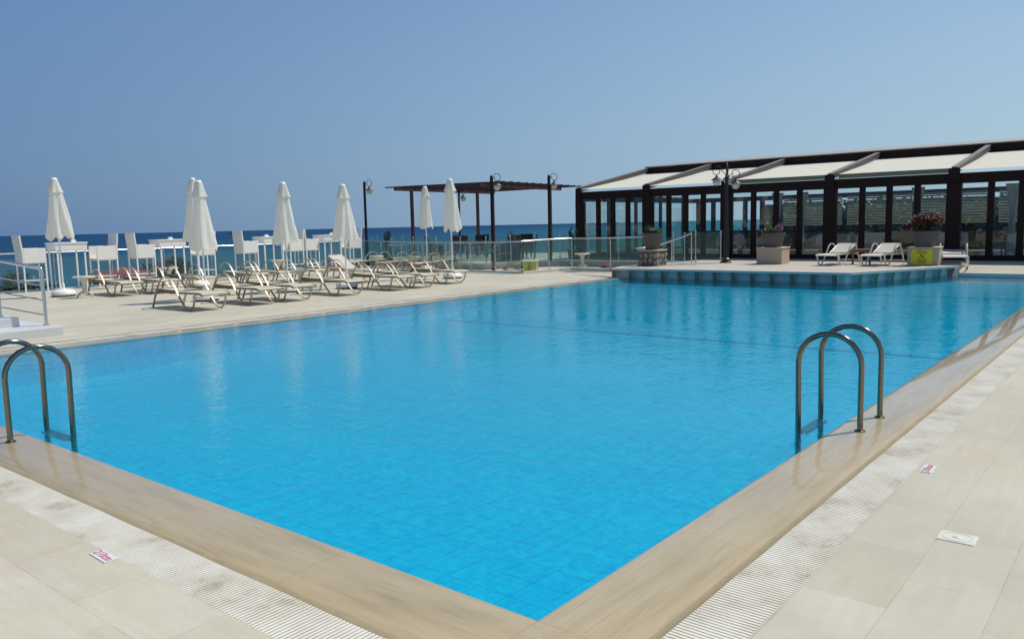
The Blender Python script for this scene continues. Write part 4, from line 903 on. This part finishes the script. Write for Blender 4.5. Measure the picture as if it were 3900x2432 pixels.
def flower_pot(label, x, y, z, s, flat=1):
    t = thing('flower_pot', label, 'flower pot', (x,y,z), 0)
    o = pot_mb(s).build('pot', m_pot, t, smooth=40); o.scale = (1,1,flat); MB().lathe([(.0001,0),(.31*s,0)], (0,0,.37*flat), 20).build('soil', m_soil, t)
    return t
rg = random.Random(5)
t = flower_pot('wide grey-brown pot of mixed flowers on the left sandstone box', 21.12, 7.27, T+.492, 1.02)
mb = MB(); mb.leaves((0,.1,.47), (.22,.26,.13), 420, .035, rg, .1); mb.build('green_foliage', lf_mid, t)
mb = MB(); mb.leaves((-.05,-.22,.58), (.14,.14,.18), 130, .028, rg, .1); mb.build('purple_flowers', lf_pur, t)
mb = MB(); mb.leaves((-.1,.36,.40), (.12,.12,.14), 170, .035, rg, .1); mb.build('dark_trailing_leaves', lf_red, t)
t = flower_pot('grey pot with a bushy dark red plant on the box with the yellow sign', 21.42, 3.22, T+.492, 1.0)
mb = MB(); mb.leaves((0,-.03,.70), (.42,.44,.20), 1100, .045, rg, .2); mb.leaves((-.1,.42,.55), (.14,.14,.12), 150, .04, rg, .1); mb.build('red_foliage', lf_red, t)
mb = MB(); mb.leaves((0,0,.46), (.30,.32,.10), 420, .035, rg, .1); mb.build('green_foliage', lf_mid, t)
mb = MB()
for k in range(7): a = k*.9; mb.tube([(.05*math.cos(a),.05*math.sin(a),.36),(.2*math.cos(a),.2*math.sin(a),.66)], .007, 5)
mb.build('stems', m_bark, t)
# warning sign
def sign(label, loc, rz, wd, ht):
    t = thing('warning_sign', label, 'warning sign', loc, rz)          # local +x right, +z up, faces -y
    pts = []; r_ = .035
    for cx_, cz_, a0 in ((wd/2-r_,ht/2-r_,0),(-wd/2+r_,ht/2-r_,90),(-wd/2+r_,-ht/2+r_,180),(wd/2-r_,-ht/2+r_,270)):
        for k in range(5): a = R(a0+k*22.5); pts.append((cx_+r_*math.cos(a), cz_+r_*math.sin(a)))
    n_ = len(pts); mb = MB(); mb.add([(x,0,z) for x, z in pts]+[(x,-.006,z) for x, z in pts], [tuple(range(n_)), tuple(range(2*n_-1,n_-1,-1))]+[(i,n_+i,n_+(i+1)%n_,(i+1)%n_) for i in range(n_)]); pt_ = mb.build('plate', m_yel, t)
    def tx(s_, size, m, z, b=.001): text_mesh(s_, size, m, 'lettering', pt_, Matrix.Translation((0,-.008,z)) @ Matrix.Rotation(R(90),4,'X'), b)
    tx('DİKKAT', ht*.15, m_red, ht*.385, .0016); tx('KAYGAN ZEMİN', ht*.085, m_ink, ht*.255, .001)
    tx('WARNING', ht*.125, m_red, -ht*.31, .0015); tx('WET FLOOR', ht*.075, m_ink, -ht*.42, .0008)
    tri = MB(); A = [(-.19*ht*1.15,-.19*ht),(.19*ht*1.15,-.19*ht),(0,.18*ht)]
    for i in range(3): a, b = A[i], A[(i+1)%3]; tri.bar((a[0],-.008,a[1]),(b[0],-.008,b[1]), .004, .011)
    # slipping figure
    tri.bar((-.012,-.009,.03),(.02,-.009,-.012),.003,.016); tri.bar((.02,-.009,-.012),(.05,-.009,-.002),.003,.010); tri.bar((.02,-.009,-.012),(-.03,-.009,-.042),.003,.010); tri.bar((-.012,-.009,.026),(-.04,-.009,.01),.003,.008)
    tri.lathe([(.0001,-.0),(.011,.0)], (0,0,0), 4); tri.v = tri.v[:-8]; tri.f = [f for f in tri.f if max(f) < len(tri.v)]; tri.mi = [0]*len(tri.f)
    tri.obox((-.022,-.009,.047),(.009,0,0),(0,.0015,0),(0,0,.009)); tri.build('pictogram', m_ink, pt_)
rz2 = R(4)
# the box front is its -X face
sign('yellow warning sign with red and black lettering on the box front', (21.45-.326*math.cos(rz2),3.22-.326*math.sin(rz2)+.03,T+.235), R(-90)+rz2, .52, .40)

# box with second yellow sign behind the glass railing
boxed('low stone bench box behind the glass railing corner', 19.75, 15.3, -.02, .22, .36, .36, R(-60))
sign('small yellow warning sign seen through the glass railing corner', (19.395,15.095,.18), R(-60), .42, .28)

# stone pillar with pot
t = thing('stone_pillar', 'rubble stone pillar carrying a tall grey pot by the stair handrail', 'pillar', (19.15,10.05+.15,T-.28))
MB().box((-.30,-.30,0),(.30,.30,.72)).build('core', m_stonew, t); rk = MB(); rg2 = random.Random(8)
for f_ax in range(4):
    for q_ in range(16):
        u = -.24+.16*(q_%4)+rg2.uniform(-.03,.03); z = .07+.175*(q_//4)+rg2.uniform(-.03,.03); r_ = rg2.uniform(.075,.105); c_, s_ = math.cos(f_ax*math.pi/2), math.sin(f_ax*math.pi/2)
        p = (.245*c_-u*s_, .245*s_+u*c_, z)
        rk.lathe([(.001,-r_),(r_*.7,-r_*.7),(r_,0),(r_*.75,r_*.6),(.001,r_*.9)], p, 7, fn=lambda th,i,z_,q=rg2.random(): 1+.2*math.sin(3*th+q*6))
rk.build('facing_stones', m_rock, t, smooth=30); MB().box((-.33,-.33,.722),(.33,.33,.77)).build('capstone', m_box, t, bevel=.01)
t = flower_pot('tall grey-brown pot with white and green plants on the rubble pillar', 19.15, 10.2, .772, .86, 1.15)
mb = MB(); mb.leaves((.05,-.12,.52), (.20,.22,.13), 420, .035, rg, .1); mb.build('green_foliage', lf_mid, t)
mb = MB(); mb.leaves((0,.12,.58), (.14,.14,.17), 160, .035, rg, .1); mb.build('dark_leaves', lf_dark, t)
mb = MB(); mb.leaves((0,-.05,.58), (.2,.28,.05), 22, .03, rg, .1); mb.build('white_flowers', lf_wh, t)

# small wooden table between white loungers
def small_table(label, x, y, z, rz):
    t = thing('wooden_side_table', label, 'side table', (x,y,z), rz); MB().box((-.2,-.25,.40),(.2,.25,.425)).build('tabletop', m_tim, t, bevel=.004)
    for lx in (-.17,.17):
        for ly in (-.22,.22): MB().box((lx-.022,ly-.022,0),(lx+.022,ly+.022,.40)).build('leg', m_tim, t)
    MB().box((-.165,-.21,.34),(.165,.21,.398)).build('apron', m_tim, t)
small_table('small brown wooden table between the two raised white loungers', 21.45, 4.85, T, R(18))

# ------------------------------------------------------------------ TERRACE FURNITURE
def wicker(label, x, y, rz):
    t = thing('wicker_armchair', label, 'armchair', (x,y,TZ), rz, 'dark wicker armchairs under the pergola')   # faces +x
    W = .30
    mb = MB(); mb.add([(-.28,-W,.30),(-.22,-W,.30),(-.22,W,.30),(-.28,W,.30),(-.40,-W*1.05,1.0),(-.35,-W*1.05,1.0),(-.35,W*1.05,1.0),(-.40,W*1.05,1.0)], [(0,1,2,3),(7,6,5,4),(0,4,5,1),(1,5,6,2),(2,6,7,3),(3,7,4,0)]); mb.build('backrest', m_dwick, t, bevel=.012)
    for s_ in (-1,1):
        y0 = s_*W; mb = MB(); mb.add([(-.27,y0-.03,.30),(.27,y0-.03,.30),(.27,y0+.03,.30),(-.27,y0+.03,.30),(-.33,y0-.03,.72),(.24,y0-.035,.64),(.24,y0+.035,.64),(-.33,y0+.03,.72)], [(3,2,1,0),(4,5,6,7),(0,1,5,4),(1,2,6,5),(2,3,7,6),(3,0,4,7)]); mb.build('arm', m_dwick, t, bevel=.01)
    MB().box((-.23,-W+.04,.30),(.28,W-.04,.44)).build('seat', m_dwick, t, bevel=.015)
    for lx, ly in ((-.25,-.26),(-.25,.26),(.24,-.26),(.24,.26)):
        MB().lathe([(.022,0),(.035,.12),(.05,.30)], (lx,ly,0), 8).build('leg', m_dwick, t, smooth=50)
    return t
wk = wicker('dark wicker armchair with its back to the camera left of the pergola post', 22.6, 21.2, .7)
for (x, y, r_), lab in (((21.4,21.5,-.6),'dark wicker armchair farthest left under the pergola'),((22.6,18.6,1.6),'dark wicker armchair right of the front lamp post'),((24.4,19.3,3.4),'dark wicker armchair facing left at the right side of the pergola'),((24.0,18.7,2.2),'dark wicker armchair beside the right-hand one, near the railing'),((24.3,21.6,3.6),'dark wicker armchair behind the terrace table')):
    dup(wk, (x,y,TZ), r_, lab, 'dark wicker armchairs under the pergola')
t = thing('terrace_table', 'dark round glass-topped table among the wicker armchairs', 'table', (23.3,20.2,TZ))
MB().lathe([(.55,.70),(.56,.715),(.55,.73)], (0,0,0), 36).build('tabletop', m_glass, t); MB().tube([(.55*math.cos(a*math.pi/18),.55*math.sin(a*math.pi/18),.705) for a in range(36)], .018, 8, closed=True).build('rim', m_dwick, t, smooth=60)
for k in range(4): a = k*math.pi/2+.4; MB().tube([(.45*math.cos(a),.45*math.sin(a),.0),(.38*math.cos(a),.38*math.sin(a),.70)], .02, 8).build('leg', m_dwick, t)
t = thing('trough_planter', 'long dark wooden trough planter behind the front lamp post', 'planter box', (21.0,17.35,TZ), R(-22))
tr_ = MB(); tr_.box((-.42,-.2,0),(.42,.2,.05))
for q in range(5): tr_.box((-.42,-.22,.06+.11*q),(.42,-.2,.15+.11*q)); tr_.box((-.42,.2,.06+.11*q),(.42,.22,.15+.11*q)); tr_.box((-.44,-.2,.06+.11*q),(-.42,.2,.15+.11*q)); tr_.box((.42,-.2,.06+.11*q),(.44,.2,.15+.11*q))
tr_.build('slatted_box', m_dwick, t); MB().box((-.4,-.18,.3),(.4,.18,.5)).build('soil', m_soil, t)
def shrub(label, x, y, z, ht, seed, n=420, mat=lf_dark, wid=.18, potted=True, grp_='potted shrubs on the pergola terrace'):
    t = thing('potted_shrub', label, 'potted shrub', (x,y,z), 0, grp_); rg_ = random.Random(seed)
    if potted: pot_mb(.62).build('pot', m_pot, t, smooth=40)
    z0 = .24 if potted else 0
    st_ = MB(); le = MB()
    for k in range(6):
        a = rg_.random()*6.28; top_ = Vector((wid*math.cos(a)*rg_.uniform(.3,1), wid*math.sin(a)*rg_.uniform(.3,1), z0+ht*rg_.uniform(.65,1)))
        pts = spline([(0,0,z0),(top_.x*.4,top_.y*.4,z0+ht*.4),tuple(top_)],4); st_.tube(pts, .008, 5)
        for p in pts[3:]: le.leaves(p, (.07,.07,.09), n//40, .05, rg_, .1)
    le.leaves((0,0,z0+ht*.35), (wid,wid,ht*.3), n//3, .045, rg_, .1)
    st_.build('stems', m_bark, t); le.build('foliage', mat, t); return t
shrub('dark shrub behind the left part of the pergola railing', 20.5, 23.4, TZ, 1.05, 1, wid=.24)
shrub('leafy potted shrub in the trough right of the front lamp post', 21.15, 17.3, TZ+.48, .62, 2, mat=lf_mid, potted=False, wid=.16)
shrub('tall dark potted shrub in front of the left pavilion corner', 23.1, 15.85, TZ, 1.15, 3, wid=.14)
# low flower bed plants in the strip
def bedplant(label, x, y, z, parts):
    t = thing('flower_clump', label, 'flowers', (x,y,z), 0, 'flower clumps below the terrace'); rg_ = random.Random(int(x*10))
    for nm, mt, c_, rd, n_, s_ in parts: MB().leaves(c_, rd, n_, s_, rg_, .05).build(nm, mt, t)
bedplant('clump of silvery and red flowers left of the small yellow sign', 19.9, 16.25, -.02, [('grey_foliage',lf_gy,(0,0,.22),(.24,.24,.12),300,.04),('green_foliage',lf_mid,(.1,-.12,.12),(.2,.2,.10),260,.035),('red_flowers',lf_fl,(-.1,.26,.1),(.16,.14,.08),150,.03)])
bedplant('low red flower clump below the railing near the white steps', 21.6, 13.45, -.02, [('red_flowers',lf_fl,(0,0,.12),(.12,.26,.07),220,.03),('green_foliage',lf_dark,(0,0,.06),(.14,.28,.06),120,.035)])
bedplant('low reddish clump at the foot of the stone pillar', 20.35, 11.4, -.02, [('red_flowers',lf_red,(0,0,.12),(.12,.34,.08),260,.035),('green_foliage',lf_dark,(0,0,.06),(.14,.36,.06),120,.035)])

# ------------------------------------------------------------------ TREES BELOW, RED CANVAS, BOAT
def tree(label, x, y, z0, top, rad, seed, n=2600, mat=lf_dark):
    t = thing('tree', label, 'tree', (x,y,z0), 0, 'trees growing below the deck edge'); rg_ = random.Random(seed); H_ = top-z0
    tk = MB(); tk.tube(spline([(0,0,0),(.1,.05,H_*.4),(0,.1,H_*.75)],5), .14, 8)
    le = MB()
    for k in range(16):
        a = rg_.random()*6.28; q = rg_.random()**.5; zc = H_-rad*.8+rg_.uniform(-.7,.42)*rad; c_ = (rad*.75*q*math.cos(a), rad*.75*q*math.sin(a), zc)
        tk.tube(spline([(0,.05,H_*.5),(c_[0]*.5,c_[1]*.5,(H_*.5+zc)/2),c_],3), .04, 5)
        le.leaves(c_, (rad*.42,rad*.42,rad*.34), n//16, .11, rg_, .3)
    tk.build('trunk', m_bark, t, smooth=60); le.build('crown', mat, t); return t
tree('dark green tree crown below the deck at the far left', 8.15, 27.6, -7.4, .60, 1.35, 1)
tree('dark green tree crown seen through the railing left of the parasol pair', 14.2, 30.0, -7.4, .72, 1.15, 2)
tree('low dark tree crown behind the legs of the leftmost bar table', 9.9, 27.6, -7.4, -.02, 1.1, 3)
tree('low dark tree crown at the bottom left, beneath the first tall chair', 6.9, 26.2, -7.4, .10, 1.2, 4)
t = thing('beach_parasol', 'open red canvas parasol below the deck between the bar chairs', 'parasol', (12.45,29.8,-7.4))
cn = MB(); cn.lathe([(.01,7.70),(.45,7.62),(1.0,7.44),(1.30,7.30),(1.31,7.12)], (0,0,0), 12); cn.f = [f for f in cn.f if len(f) == 4]; cn.mi = [0]*len(cn.f); o_ = cn.build('canopy', m_can, t, smooth=20); s_ = o_.modifiers.new('thick','SOLIDIFY'); s_.thickness = .01
MB().tube([(0,0,0),(0,0,7.7)], .03, 8).build('pole', m_white, t)
dB = Vector((0.0,0,0)); 
def dirpx(px, py): return (rt*((px-1950)/3081.6)-up*((py-1216)/3081.6)+fw)
d_ = dirpx(884, 884); k_ = 2600/math.hypot(d_.x, d_.y)
t = thing('boat', 'tiny dark boat on the horizon right of the left parasol pair', 'boat', (-2.46+d_.x*k_, -1.9+d_.y*k_, -8), R(-50))
hb = MB(); hb.add([(-9,-2.5,0),(7,-2.5,0),(12,0,1.8),(7,2.5,0),(-9,2.5,0),(-9.5,-3,2),(8,-3,2.2),(14,0,3),(8,3,2.2),(-9.5,3,2)], [(4,3,2,1,0),(5,6,7,8,9),(0,1,6,5),(1,2,7,6),(2,3,8,7),(3,4,9,8),(4,0,5,9)]); hb.build('hull', m_ink, t)
cb = MB(); cb.box((-5,-1.8,2.1),(1,1.8,4.4)); cb.build('cabin', m_shade, t)
